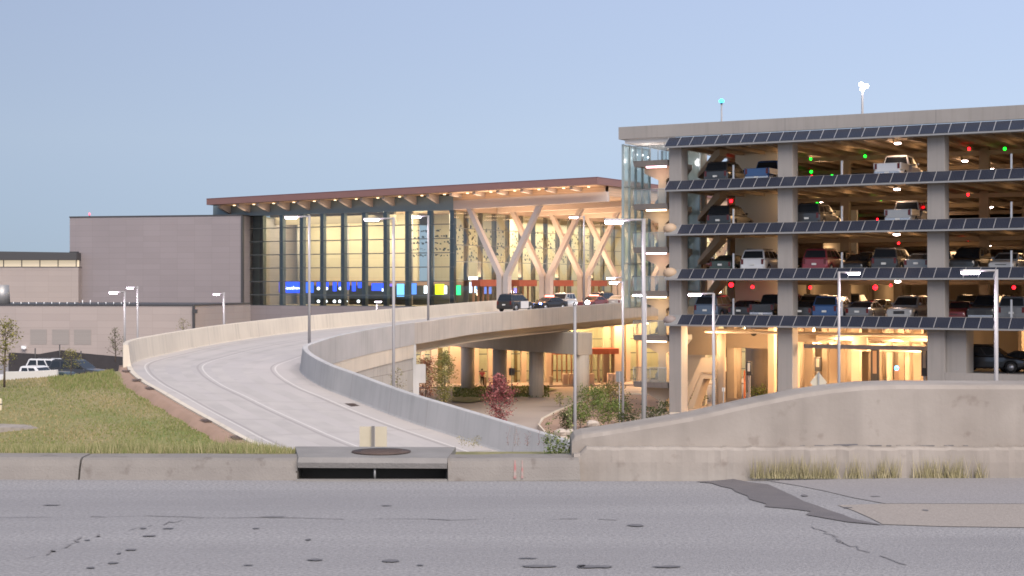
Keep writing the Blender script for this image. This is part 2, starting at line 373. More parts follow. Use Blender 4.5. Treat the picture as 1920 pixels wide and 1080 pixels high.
# right hand retaining wall along the street
wt = [(1072, 826), (1078, 818), (1092, 813), (1130, 808), (1200, 797), (1300, 780), (1400, 757), (1500, 737), (1560, 728), (1620, 722), (1680, 720), (1800, 720.5), (2300, 721)]
WY = 12.62
wall = thing('concrete_wall', 'long low weathered concrete wall rising towards the car park, ledge along its foot', 'wall', (3, WY, 0))
b = MB(); rings = []
wt2 = []
for i in range(len(wt) - 1):
    for k in range(4):
        t = k / 4; wt2.append((wt[i][0] + (wt[i + 1][0] - wt[i][0]) * t, wt[i][1] + (wt[i + 1][1] - wt[i][1]) * t))
for x, y in wt2:
    z = HC - (y - HY) / FP * WY; X = (x - 960) / FP * WY; e = .02
    rings.append([(X, WY, -.3), (X, WY, z - .04), (X, WY + .02, z - .01), (X, WY + .07, z), (X, WY + .42, z + .004), (X, WY + .45, z - .02), (X, WY + .45, -.6)])
b.loft(rings); b.build('upper_wall', CONC_WALL, wall, True)
b = MB(); rings = []
for x in [1076 + 12 * i for i in range(100)]:
    X = (x - 960) / FP * 12.5; j = U(-.005, .005); top = .235 + j - (.05 if x < 1090 else 0)
    rings.append([(X, 12.50 + j * .5, -.2), (X, 12.505 + j, .12), (X, 12.515 + j, top - .02), (X, 12.535, top), (X, WY - .002, top + .003), (X, WY - .002, -.2)])
b.loft(rings); b.build('foot_ledge', CONC_WALL, wall, True)
b = MB()                                                            # open joint and broken edge above the ledge
xs = [1500 + 9 * i for i in range(36)]
for i in range(len(xs) - 1):
    a = .004 + (.009 if 1560 < xs[i] < 1600 else 0) + U(0, .003)
    if R() < .2 and not 1550 < xs[i] < 1640: continue
    X0, X1 = [(x - 960) / FP * WY for x in xs[i:i + 2]]; z = .238
    b.hexa([(X0, WY - .006, z), (X1, WY - .006, z), (X1, WY + .01, z), (X0, WY + .01, z), (X0, WY - .006, z + a), (X1, WY - .006, z + a), (X1, WY + .01, z + a), (X0, WY + .01, z + a)])
b.build('open_joint', TAR, wall, True)

# ------------------------------------------------------------------ ramp stations
LS = [(-5.5, 54, -5.3), (-10, 62.6, -4.72), (-12, 66.5, -4.36), (-14.3, 71.1, -3.96), (-16.2, 74.9, -3.58), (-18.1, 79, -3.28), (-20.2, 85.2, -3.02), (-21.5, 91.5, -2.86), (-21.3, 100, -2.7), (-20.4, 108, -2.5),
      (-18.8, 116, -2.3), (-16.7, 124, -2.1), (-13, 134, -1.85), (-8, 150, -1.55), (-1.35, 175.5, -1.25), (8, 195, -1.15), (24, 223, -1.1)]
RS = [(2.4, 57, -5.35), (-2.6, 65.2, -4.57), (-4.0, 67.5, -4.36), (-5.7, 70.5, -4.06), (-7.5, 73.9, -3.7), (-9.1, 77, -3.4), (-10.6, 81.5, -3.08), (-11.4, 86, -2.88), (-11.25, 90, -2.76), (-10.75, 94.5, -2.6),
      (-9.6, 101, -2.42), (-8, 108, -2.23), (-6.2, 116, -2.1), (-1, 130, -1.68), (14.3, 160, -1.04), (22, 174, -1.0), (36, 200, -1.0)]
def cat(A, u):
    i = min(int(u), len(A) - 2); t = u - i
    p = [Vector(A[max(0, min(len(A) - 1, i + k))]) for k in (-1, 0, 1, 2)]
    return .5 * (2 * p[1] + (p[2] - p[0]) * t + (2 * p[0] - 5 * p[1] + 4 * p[2] - p[3]) * t * t + (3 * p[1] - p[0] - 3 * p[2] + p[3]) * t ** 3)
NU = len(LS) - 1
US = [i / 6 for i in range(NU * 6 + 1)]
def across(u, s): return cat(LS, u).lerp(cat(RS, u), s)
def nrm(A, u):                                                       # horizontal left normal of an edge
    d = cat(A, min(u + .05, NU)) - cat(A, max(u - .05, 0)); return Vector((-d.y, d.x, 0)).normalized()
ABUT = 11.55
ramp = thing('ramp_road', None, None, (-8, 75, -4)); tag(ramp, kind='structure')
b = MB(); ns = 8
top = [[across(u, k / ns) for k in range(ns + 1)] for u in US]
b.loft(top, caps=False, closed=False)
b.loft([[p - Vector((0, 0, .32)) for p in r][::-1] for r in top], caps=False, closed=False)
b.build('carriageway', ROADC, ramp, True)
def stripe(s, wd, u0, u1, m, name, dz=.005):
    b = MB(); us = [u for u in US if u0 <= u <= u1]
    pr = []
    for u in us:
        wdt = (cat(LS, u) - cat(RS, u)).length; h = wd / 2 / wdt
        pr.append([across(u, s - h) + Vector((0, 0, dz)), across(u, s + h) + Vector((0, 0, dz))])
    b.loft(pr, caps=False, closed=False); b.build(name, m, ramp, True)
JOINT = mat('joint_sealant', (.33, .305, .295), .9)
stripe(.435, .11, 0, 10.5, WHITE_LINE, 'lane_line'); stripe(.405, .14, 0, 12, JOINT, 'gutter_joint')
TRK = mat('tyre_track', (.37, .345, .33), .85, col2=(.43, .40, .38), nscale=.5, namt=1.0)
for s_ in (.17, .33, .52, .70): stripe(s_, .75, 0, 13, TRK, 'tyre_track', .0025)
stripe(.862, .11, 0, 12, WHITE_LINE, 'edge_line'); stripe(.838, .12, 0, 12, JOINT, 'gutter_joint')
stripe(.085, .10, 0, 12, WHITE_LINE, 'edge_line'); stripe(.105, .12, 0, 12, JOINT, 'gutter_joint')
for u, s0, s1 in ((3.05, .45, .83), (5.2, .02, .98), (1.4, .02, .98), (4.15, .02, .4), (6.6, .02, .98), (7.6, .02, .98), (2.4, .02, .42), (.6, .02, .98), (8.6, .02, .98), (9.6, .02, .98), (3.6, .02, .98)):
    b = MB(); b.quad(across(u, s0) + Vector((0, 0, .004)), across(u, s1) + Vector((0, 0, .004)), across(u + .012, s1) + Vector((0, 0, .004)), across(u + .012, s0) + Vector((0, 0, .004))); b.build('slab_joint', JOINT, ramp, True)
b = MB(); us = [u for u in US if u <= 6.5]                           # low kerb on the left edge below the barrier
b.loft([[cat(LS, u) + nrm(LS, u) * a + Vector((0, 0, z)) for a, z in ((-.02, -.2), (-.02, .10), (.02, .13), (.26, .13), (.28, -.3))] for u in us])
tag(b.build('kerb', CONC_RAMP), kind='structure')
for uu, off in ((3.5, .93), (5.0, -.05), (2.2, -.05), (1.2, -.05), (5.75, -.05), (4.3, -.05)):      # drain gratings
    c = across(uu, off); d = (across(uu + .1, off) - c).normalized(); n = Vector((-d.y, d.x, 0))
    b = MB()
    for i in range(5):
        o = c + d * (i * .16 - .4) + Vector((0, 0, .012 if off > 0 else .14))
        b.quad(o - n * .22, o + n * .22, o + n * .22 + d * .12, o - n * .22 + d * .12)
    b.build('drain_grate', RUST, ramp, True)
def barrier(A, side, u0, u1, name, label, h, m, zb=.0, step=1):
    us = [u for u in US if u0 <= u <= u1]
    if us[0] > u0: us = [u0] + us
    if us[-1] < u1: us.append(u1)
    rt = thing(name, label, 'barrier', tuple(cat(A, us[0])))
    b = MB(); rings = []
    for u in us:
        c = cat(A, u); n = nrm(A, u) * side; hh = h(u); z0 = zb if not callable(zb) else zb(u)
        rings.append([c + n * a + Vector((0, 0, z)) for a, z in ((.0, z0), (.0, .0), (.03, .08), (.16, hh - .03), (.19, hh), (.42, hh), (.45, hh - .03), (.45, z0))])
    b.loft(rings); b.build('barrier_wall', m, rt, True)
    k = 0
    for u in us[3:-2:7]:                                             # open joints: dark grooves wrapped 3 mm proud of the face
        c = cat(A, u); n = nrm(A, u) * side; d = Vector((n.y, -n.x, 0)) * .018; b = MB()
        prof = [c + n * a + Vector((0, 0, z)) for a, z in ((-.004, .02), (.026, .08), (.156, h(u) - .03), (.19, h(u) + .003), (.42, h(u) + .003), (.454, h(u) - .03), (.454, min(-.1, zb if not callable(zb) else zb(u))))]
        b.loft([[p - d, p + d] for p in prof], caps=False, closed=False); b.build('joint', JOINT, rt, True)
    return rt
barrier(LS, 1, 6.25, 14.0, 'outer_barrier', 'tall pale concrete barrier on the outside of the curving ramp', lambda u: 1.28 - .018 * (u - 6) if u < 13 else 1.15, CONC_RAMP, -.3)
barrier(RS, -1, 0, ABUT, 'inner_barrier', 'blue grey concrete barrier on the inside of the ramp bend', lambda u: 1.15, CONC_GREY, lambda u: -.42 if u > 7.5 else -.42)
pr = barrier(RS, -1, ABUT, 16, 'bridge_parapet', 'long streaked concrete parapet of the elevated bridge', lambda u: 1.1, CONC, -.42)
# retaining wall under the ramp (both sides and the abutment)
rw = thing('retaining_wall', 'block faced retaining wall holding up the curving ramp', 'wall', (-10, 90, -8))
b = MB(); us = [u for u in US if 4 <= u < ABUT] + [ABUT]
b.loft([[cat(RS, u) + nrm(RS, u) * -.36 + Vector((0, 0, -.3)), Vector((*(cat(RS, u) + nrm(RS, u) * -.36).xy, -9.2))] for u in us], caps=False, closed=False)
b.build('block_face', MSE, rw, True)
b = MB(); b.loft([[cat(RS, u) + nrm(RS, u) * a + Vector((0, 0, z)) for a, z in ((-.34, -1.35), (-.42, -1.35), (-.42, -.38), (-.34, -.38))] for u in us]); b.build('coping_beam', CONC_RAMP, rw, True)
b = MB(); b.loft([[cat(LS, u) + nrm(LS, u) * .3 + Vector((0, 0, -.3)), Vector((*(cat(LS, u) + nrm(LS, u) * .3).xy, -9.2))] for u in [u for u in US if 6 <= u < ABUT] + [ABUT]], caps=False, closed=False)
b.build('outer_face', MSE, rw, True)
a0, a1 = cat(RS, ABUT) + nrm(RS, ABUT) * -.42, cat(LS, ABUT) + nrm(LS, ABUT) * .42
dA = (a1 - a0); dA.z = 0; dA.normalize(); fA = Vector((dA.y, -dA.x, 0))
b = MB()
def ab(x, y, z): return Vector((a0.x, a0.y, 0)) + dA * x + fA * y + Vector((0, 0, z))
b.box(0, dA.dot(a1 - a0), -.8, 0, -9.2, -3.15, fr=ab); b.box(-.0, dA.dot(a1 - a0), -.8, -.5, -3.15, -2.5, fr=ab)
b.build('abutment', CONC_RAMP, rw, True)
b = MB(); b.box(-.06, .55, -.1, .85, -5.3, -4.0, fr=ab); b.box(-.06, .55, -.1, .35, -9.2, -5.3, fr=ab); b.box(-.08, .5, -.75, .12, -4.0, -2.6, fr=ab); b.build('stepped_pier', CONC_GREY, rw, True)

# bridge girders, pier
br = thing('bridge_girder_span', 'tan steel girders carrying the bridge deck over the arrivals road', 'bridge', (0, 130, -2))
GIRD = mat('girder_paint', (.45, .37, .27), .6, col2=(.40, .33, .24), nscale=.5)
for s, nm in ((.03, 'edge_girder'), (.35, 'girder'), (.68, 'girder'), (.97, 'girder')):
    b = MB(); us = [ABUT + .05 + (16 - ABUT) * i / 30 for i in range(31)]
    def gp(u, a, z): c = across(u, 1 - s); d = nrm(RS, u); return c + d * a + Vector((0, 0, z))
    b.loft([[gp(u, a, z) for a, z in ((-.04, -.98), (-.34, -.98), (-.34, -1.10), (.34, -1.10), (.34, -.98), (.04, -.98), (.04, -.36), (-.04, -.36))] for u in us])
    b.build(nm, GIRD, br, True)
def pier(u, off, label, bz=-9):
    c = cat(RS, u); d = (cat(LS, u) - c); d.z = 0; Ln = d.length; d.normalize(); f = Vector((d.y, -d.x, 0)); t = c.z - 1.12
    rt = thing('bridge_pier', label, 'pier', (c.x, c.y, bz), group='bridge piers')
    fr = lambda x, y, z: Vector((c.x, c.y, 0)) + d * x + f * y + Vector((0, 0, z))
    b = MB(); b.box(-2.9, Ln + 1.2, -.75, .75, t - 2.0, t - .06, fr=fr); b.build('pier_cap', CONC_RAMP, rt, True, .04)
    for x in off:
        b = MB(); p = fr(x, 0, 0); b.tube([(p.x, p.y, bz), (p.x, p.y, t - 2.003)], .68, 24); b.build('column', CONC_RAMP, rt, True)
    b = MB()
    for x in (.5, Ln * .35, Ln * .68, Ln - .5): b.box(x - .35, x + .35, -.4, .4, t - .057, t + .002, fr=fr)
    b.build('bearing_pad', BLACKM, rt, True)
pier(13.41, (-2.3, 5.4, 12.2, 18.6), 'grey hammerhead pier in full view under the bridge joint')
pier(15.2, (2, 8, 14), 'second bridge pier half hidden behind the stair tower')
# departures forecourt slab in front of the hall
b = MB(); b.add([T(k, f, z) for z in (-1.7, -.98) for k, f in ((-.5, -2), (9.6, -2), (13, 10), (13, 170), (-.5, 170))], [(4, 3, 2, 1, 0), (5, 6, 7, 8, 9)] + [(i, (i + 1) % 5, 5 + (i + 1) % 5, 5 + i) for i in range(5)])
tag(b.build('departures_pavement', CONC_RAMP), kind='structure')

# ------------------------------------------------------------------ ground
b = MB(); b.add([(-3000, 20, -9.2), (3000, 20, -9.2), (3000, 5000, -9.2), (-3000, 5000, -9.2)], [(0, 1, 2, 3)]); tag(b.build('ground', GROUND), kind='structure')
def left_edge(Y):
    for i in range(200):
        u = 9 * i / 200; p = cat(LS, u)
        if p.y >= Y: return p, nrm(LS, u)
    return p, nrm(LS, 9)
def sst(t): t = max(0, min(1, t)); return t * t * (3 - 2 * t)
rows = []; lawn_pts = []
Ys = [13.2, 14, 15, 17, 20, 25, 30, 36, 42, 48, 54] + [56 + i for i in range(29)] + [85.5, 86.3, 87, 88, 90, 93, 97, 102]
def lawn_z(x, Y):
    if Y <= 54:
        zl = max(-5.4, .13 - .10 * (Y - 13.2) - .10 * max(0, Y - 14) ** 1.15)
        return zl + (.35 if False else 0)
    e, n = left_edge(min(Y, 86)); dx = max(0, e.x - x)
    z = e.z - .12 - .075 * dx - (.9 * sst((-12 - dx) / 20)) + .10 * math.sin(x * .35 + Y * .2) * min(1, dx / 3) + .3 * sst(1 - abs(Y - 83) / 5) * sst((3.5 - dx) / 3) * sst(dx / .8)
    if Y < 58: z = z * (Y - 54) / 4 + (-5.28) * (58 - Y) / 4
    if Y > 85: z -= 2.6 * sst((Y - 85) / 9) 
    return z
rows.append([(x, (KY(x) + .28 if x < -.5 else 12.58), .12) for x in [-75 + 81 * (1 - (1 - j / 44) ** 1.7) for j in range(45)]])
for Y in Ys:
    e, n = left_edge(max(Y, 54)); xe = e.x - .2 if Y >= 54 else 6
    xe -= 0
    xsr = [-75 + (xe + 75) * (1 - (1 - j / 44) ** 1.7) for j in range(45)]
    rows.append([(x, Y, lawn_z(x, Y)) for x in xsr])
b = MB(); b.loft(rows, caps=False, closed=False, smooth=True); lawn = tag(b.build('lawn_ground', LAWN), kind='structure')
# red soil strip beside the ramp kerb
b = MB(); rr = []
for u in [i / 6 for i in range(5, 42)]:
    c = cat(LS, u); n = nrm(LS, u); wds = (.95 + .12 * math.sin(u * 9)) * (1 if u < 5.6 else 1.0 - .3 * (u - 5.6)); row = []
    for a in (.26, .45, .65, wds):
        p = c + n * a; z = max(c.z + .06, lawn_z(p.x, p.y) + .03) if a < wds else lawn_z(p.x, p.y) - .02
        row.append((p.x, p.y, z if a < wds else z))
    rr.append(row)
b.loft(rr, caps=False, closed=False, smooth=True); tag(b.build('soil_strip', SOIL), kind='structure')
# embankment down to the arrivals level, right of the ramp
def emb_z(x, Y): return .02 - 9.0 * sst((Y - 15) / 55) - .05
b = MB(); b.loft([[(x, Y, emb_z(x, Y)) for x in [1 + j * 3.5 for j in range(25)]] for Y in (13.08, 15, 18, 22, 28, 34, 40, 46, 52, 58, 64, 70)], caps=False, closed=False, smooth=True)
tag(b.build('embankment', GROUND), kind='structure')
b = MB(); b.loft([[(x, Y, -5.25 - 3.9 * sst((x - (2 - (Y - 57) * .45 + .6)) / 6)) for x in [2 - (Y - 57) * .45 + .4 + j * 1.2 for j in range(12)]] for Y in range(50, 86, 3)], caps=False, closed=False, smooth=True)
# arrivals road, islands, parking lot
b = MB(); b.add([(-14, 96, -8.72), (12, 84, -8.72), (14, 90, -8.72), (12.4, 117, -8.72), (70, 100, -8.72), (110, 240, -8.72), (-30, 240, -8.72)], [(0, 1, 2, 3, 4, 5, 6)]); tag(b.build('arrivals_road', ARR), kind='structure')
sheet('parking_lot', [(-120, 90), (-19, 93), (-18, 130), (-20, 185), (-120, 185)], -6.62, LOT)
b = MB(); isl = [PZ(x, y, -8.6) for x, y in ((848, 722), (950, 722), (1020, 725), (1046, 729), (1020, 735), (950, 744), (880, 754), (848, 752))]
b.add([(*p.xy, -8.62) for p in isl], [tuple(range(8))]); tag(b.build('grass_island', mat('island_grass', (.09, .11, .035), .95, col2=(.14, .12, .05), nscale=.8)), kind='structure')
b = MB(); isl2 = [PZ(x, y, -8.6) for x, y in ((1012, 800), (1020, 788), (1045, 775), (1085, 757), (1150, 742), (1235, 742), (1262, 775), (1240, 800), (1150, 822), (1030, 822))]
n = len(isl2); b.add([(*p.xy, -8.75) for p in isl2] + [(*p.xy, -8.5) for p in isl2], [tuple(range(n, 2 * n))] + [(i, (i + 1) % n, n + (i + 1) % n, n + i) for i in range(n)])
tag(b.build('planting_bed', SOIL), kind='structure')
b = MB(); c0 = sum(isl2, Vector()) / n; b.loft([[(*(c0 + (p - c0) * a).xy, z) for p in isl2] for a, z in ((1.0, -8.5), (1.0, -8.44), (.985, -8.44), (.98, -8.52))], caps=False) if False else None
rg = []
for p in isl2 + [isl2[0]]: 
    o = (p - c0); o.z = 0; o.normalize(); rg.append([Vector((p.x, p.y, 0)) + o * a + Vector((0, 0, z)) for a, z in ((.3, -8.75), (.28, -8.42), (.0, -8.42), (-.02, -8.6))])
b = MB(); b.loft(rg, caps=False, closed=False); tag(b.build('kerb', CONC_RAMP), kind='structure')
# ------------------------------------------------------------------ terminal hall
th = thing('terminal_building', 'glass fronted hall glowing yellow under a wide red edged roof', 'terminal', (-6.97, 190, -9))
SL = -37.0; FE = 170.0; ZF = -1.0; ZH = 10.5                            # left end, far end, floor, glass head
zt = lambda k: 13.18 + .0154 * k
b = MB()                                                            # roof slab with fascia
ko, kl, fo = 20.7, -35.5, -3.0
b.add([T(kl, fo, zt(kl) - .75), T(ko, fo, zt(ko) - .75), T(ko, FE + 3, zt(ko) - .75), T(kl, FE + 3, zt(kl) - .75), T(kl, fo, zt(kl)), T(ko, fo, zt(ko)), T(ko, FE + 3, zt(ko)), T(kl, FE + 3, zt(kl))],
      [(4, 5, 6, 7), (0, 1, 5, 4), (1, 2, 6, 5), (2, 3, 7, 6), (3, 0, 4, 7), (3, 2, 1, 0)])
roof = b.build('roof', FASCIA, th, True)
b = MB(); b.add([T(kl - .02, fo - .012, zt(kl) - .02), T(ko + .012, fo - .012, zt(ko) - .02), T(ko + .012, fo - .012, zt(ko) + .07), T(kl - .02, fo - .012, zt(kl) + .07)], [(0, 1, 2, 3)]); 
b.add([T(ko + .012, fo - .012, zt(ko) - .02), T(ko + .012, FE, zt(ko) - .02), T(ko + .012, FE, zt(ko) + .07), T(ko + .012, fo - .012, zt(ko) + .07)], [(0, 1, 2, 3)])
b.build('drip_edge', mat('dark_red_edge', (.13, .05, .05), .5), roof, True)
b = MB(); b.add([T(kl + .3, fo + .4, zt(kl) - .78), T(ko - .4, fo + .4, zt(ko) - .78), T(ko - .4, .3, zt(ko) - .78), T(kl + .3, .3, zt(kl) - .78)], [(3, 2, 1, 0)])
b.add([T(.5, .9, 11.35), T(ko - .4, .9, 11.65), T(ko - .4, FE, 11.65), T(.5, FE, 11.35)], [(3, 2, 1, 0)])
b.build('soffit', WOOD, th, True)
for i in range(18):                                                 # tapered eave brackets along the near side
    k = -34.2 + 3.2 * i
    if k > ko - 1: break
    b = MB(); z1 = zt(k) - .79; dp = 1.15 if k < .5 else .5; d0 = .32 if k < .5 else .3
    b.hexa([T(k - .2, fo + .8, z1 - d0), T(k + .2, fo + .8, z1 - d0), T(k + .2, .25, z1 - dp), T(k - .2, .25, z1 - dp), T(k - .2, fo + .8, z1), T(k + .2, fo + .8, z1), T(k + .2, .25, z1), T(k - .2, .25, z1)])
    b.build('eave_bracket', BEAM, th, True)
    if i < 17:
        b = MB(); c = T(k + 1.6, -1.0, zt(k) - .80); b.tube([c, c - Vector((0, 0, .06))], .16, 10); b.build('soffit_downlight', DOWNL, th, True)
b = MB(); b.hexa([T(-.2, .03, 11.4), T(ko - .6, .03, 11.9), T(ko - .6, .28, 11.9), T(-.2, .28, 11.4), T(-.2, .03, zt(0) - .79), T(ko - .6, .03, zt(ko) - .79), T(ko - .6, .28, zt(ko) - .79), T(-.2, .28, zt(0) - .79)]); b.build('eave_closure', WOOD, th, True)
b = MB(); b.hexa([T(ko - .42, .5, 11.6), T(ko - .3, .5, 11.6), T(ko - .3, FE, 11.6), T(ko - .42, FE, 11.6), T(ko - .42, .5, zt(ko) - .76), T(ko - .3, .5, zt(ko) - .76), T(ko - .3, FE, zt(ko) - .76), T(ko - .42, FE, zt(ko) - .76)]); b.build('canopy_edge', WOOD, th, True)
# header band above the glass and the transverse beams
b = MB(); b.box(SL, -.02, .0, .35, ZH, 12.25, fr=T); b.build('header_band', HEADER, th, True)
b = MB(); b.box(-.3, -.02, .355, FE, ZH - .1, 12.2, fr=T); b.build('front_header', mat('front_header_metal', (.30, .24, .20), .5), th, True)
for i, f in enumerate([.0, 10.2] + [20.2 + 10 * q for q in range(14)]):
    b = MB(); b.hexa([T(.0, f, 10.55), T(ko - .3, f, 11.0), T(ko - .3, f + .6, 11.0), T(0, f + .6, 10.55), T(0, f, 11.6), T(ko - .3, f, 12.1), T(ko - .3, f + .6, 12.1), T(0, f + .6, 11.6)])
    b.build('transverse_beam', BEAM, th, True)
def ycol(f):
    b = MB(); k0 = 6.8; zb, zk, ztp = -1.0, 2.7, 10.75
    for sgn in (-1, 1):
        kt = k0 + sgn * 4.75; th_ = .42
        rings = [[T(k0 + sgn * (.12 + a), f + .3 + c, zb) for a, c in ((0, -th_), (.62, -th_), (.62, th_), (0, th_))],
                 [T(k0 + sgn * (.12 + a), f + .3 + c, zk) for a, c in ((0, -th_), (.66, -th_), (.66, th_), (0, th_))],
                 [T(kt + sgn * (a - .3), f + .3 + c, ztp) for a, c in ((0, -th_ * .7), (.62, -th_ * .7), (.62, th_ * .7), (0, th_ * .7))]]
        b.loft([r if sgn > 0 else r[::-1] for r in rings])
    b.box(k0 - .13, k0 + .13, f + .1, f + .5, zb, zk - .35, fr=T)
    o = b.build('forked_column', COLW, th, True)
    return o
for f in [.0, 10.2] + [20.2 + 10 * q for q in range(14)]: ycol(f)
# near side wall: glass, fins, rails, base panel
b = MB(); b.box(SL, 0, -.02, .28, -9.2, -1.02, fr=T); b.build('base_wall', PANEL, th, True)
b = MB(); b.add([T(SL, .15, -1.02), T(0, .15, -1.02), T(0, .15, ZH), T(SL, .15, ZH)], [(0, 1, 2, 3)]); b.build('side_glass', GLASS_T, th, True)
b = MB(); b.add([T(-.02, .15, -.98), T(-.02, FE, -.98), T(-.02, FE, ZH), T(-.02, .15, ZH)], [(0, 1, 2, 3)]); b.build('front_glass', GLASS_T, th, True)
for i in range(12):
    k = -.35 - 3.2 * i
    if k < SL: break
    b = MB(); b.box(k - .27, k + .27, .2, .8, -1.0, ZH, fr=T); b.build('window_fin', MULL, th, True)
for z in (-1.0, .35, 2.05, 3.75, 5.45, 7.15, 8.85):
    b = MB(); b.box(SL, 0, .02, .2, z - .05, z + .06, fr=T); b.build('glazing_rail', MULL, th, True)
for i in range(50):
    f = 3.4 + 3.3 * i
    b = MB(); b.box(-.55, -.1, f - .22, f + .22, -1.0, ZH, fr=T); b.build('window_fin', mat('front_fin_metal', (.17, .145, .12), .5), th, True)
for z in (-.9, 2.2, 4.4, 6.4, 8.4):
    b = MB(); b.box(-.12, .06, .3, FE, z - .04, z + .04, fr=T); b.build('glazing_rail', MULL, th, True)
for f0, f1 in [(13.5, 18), (22.5, 28), (32.5, 38), (42, 48), (4, 8)] + [(52.5 + 10 * q, 58 + 10 * q) for q in range(10)]:             # red entrance vestibules
    b = MB(); b.box(.05, 1.3, f0, f1, 1.45, 2.25, fr=T); o = b.build('entrance_canopy', REDSOFF, th, True)
    b = MB(); 
    for i in range(4): b.box(.05, .3, f0 + .2 + i * (f1 - f0 - .6) / 3, f0 + .32 + i * (f1 - f0 - .6) / 3, -.98, 1.45, fr=T)
    b.build('entrance_frame', mat('entrance_bronze', (.30, .17, .10), .5), th, True)
# hall interior
b = MB(); b.box(SL + .2, -1.2, 1.2, FE, -1.2, -1.0, fr=T); b.build('hall_floor', INTF, th, True)
b = MB(); b.add([T(SL + .2, 1.0, 11.0), T(-.4, 1.0, 11.0), T(-.4, FE, 11.0), T(SL + .2, FE, 11.0)], [(3, 2, 1, 0)]); b.build('hall_ceiling', WOOD, th, True)
b = MB(); b.box(-34, -15, 15.0, 15.4, 1.95, 10.99, fr=T); b.box(-14.99, -3.6, 19, 19.4, 1.95, 10.99, fr=T); b.build('hall_back_wall', INTW, th, True)
b = MB(); b.box(-34, -2.5, 13.2, 14.99, 1.55, 2.05, fr=T); b.build('bulkhead', mat('bulkhead_wood', (.36, .22, .16), .6), th, True)
b = MB(); b.box(-34, -4.5, 16.6, 16.8, -.99, 1.9, fr=T); b.build('counter_back_wall', mat('dark_hall_panel', (.10, .10, .075), .7), th, True)
b = MB(); b.box(SL + .2, -29.4, 1.1, 1.5, -1, 11, fr=T); b.build('reflection_panel', mat('sky_reflection_tint', (.15, .20, .21), .4), th, True)  # added panel, the sky's reflection in the glass put into its teal
b = MB(); b.box(-9.4, -9.0, 19.41, FE, -1, 11, fr=T); b.build('hall_core_wall', INTW, th, True)
b = MB(); b.box(-34, -14, 8, 8.5, 9.6, 10.98, fr=T); b.build('ceiling_baffle', mat('baffle_wood', (.30, .24, .18), .6), th, True)
for k in (-30, -22, -12, -6):
    b = MB(); b.tube([T(k, 9, -1), T(k, 9, 11)], .22, 10); b.build('hall_column', COLW, th, True)
# suspended art of small dark flakes behind the glass corner, one artwork
art = thing('hanging_artwork', 'cloud of small dark flakes hung behind the glass corner of the hall', 'artwork', tuple(T(-3, 3, 7)))
b = MB()
for r_ in range(5):
    for c_ in range(26):
        if R() < .25: continue
        p = T(-7.5 + 6.3 * (c_ / 26), 2.2 + U(-.3, .3), 5.2 + r_ * .75 + U(-.12, .12)); s_ = U(.05, .16)
        b.add([p + Vector((-s_, 0, -s_ * .6)), p + Vector((s_, 0, -s_ * .7)), p + Vector((s_ * .8, .02, s_ * .7)), p + Vector((-s_ * .7, .02, s_))], [(0, 1, 2, 3)])
for r_ in range(10):
    for c_ in range(70):
        if R() < .3: continue
        p = T(-1.6 + U(-.5, .3), 2.5 + 40 * c_ / 70, 4.6 + r_ * .45 + U(-.2, .2)); s_ = U(.05, .2)
        b.add([p + FX * -s_ + Vector((0, 0, -s_ * .6)), p + FX * s_ + Vector((0, 0, -s_ * .7)), p + FX * s_ * .8 + Vector((0, 0, s_ * .7)), p + FX * -s_ * .7 + Vector((0, 0, s_))], [(0, 1, 2, 3)])
b.build('flake_strings', MULL, art, True)
for k0, k1, f in ((-34, -17, 7), (-15, -3, 8), (-13, -3, 26)):
    lamp_light(th, 'AREA', T((k0 + k1) / 2, f, 10.6), 1400, (1, .86, .60), size=k1 - k0, sy=8, name='hall_light', rot=(0, 0, math.atan2(NX.y, NX.x)))
for k in (-30, -24, -18, -12):
    lamp_light(th, 'POINT', T(k, 11.5, 8.6), 360, (1, .86, .60), .5, name='wall_washer')
lamp_light(th, 'AREA', T(-5, 105, 10.4), 5000, (1, .86, .60), size=7, sy=80, name='hall_light', rot=(0, 0, math.atan2(NX.y, NX.x)))
lamp_light(th, 'AREA', T(-5, 40, 10.4), 2600, (1, .86, .60), size=7, sy=36, name='hall_light', rot=(0, 0, math.atan2(NX.y, NX.x)))
for f in (5, 15, 25, 35, 60, 85, 110, 135):
    lamp_light(th, 'AREA', T(10, f, 10.9), 260, (1, .66, .42), size=14, sy=2, name='canopy_light', rot=(0, 0, math.atan2(NX.y, NX.x)))
    lamp_light(th, 'AREA', T(3.2, f, 2.6), 1100, (1, .70, .45), size=9, sy=3, name='canopy_soffit_fill', rot=(math.pi, 0, math.atan2(NX.y, NX.x)))  # upward fill added to brighten the soffit, no fitting there
    lamp_light(th, 'POINT', T(12, f, .6), 160, (1, .62, .38), .4, name='low_canopy_fill')  # low fill added under the canopy, no fitting there
lamp_light(th, 'AREA', T(10.5, -1.3, 11.5), 130, (1, .72, .5), size=19, sy=1.0, name='eave_fill', rot=(math.pi, 0, math.atan2(NX.y, NX.x)))  # unseen fill lamps added below the eave to brighten its underside
lamp_light(th, 'AREA', T(-17, -1.3, 11.0), 60, (1, .72, .5), size=33, sy=1.0, name='eave_fill', rot=(math.pi, 0, math.atan2(NX.y, NX.x)))

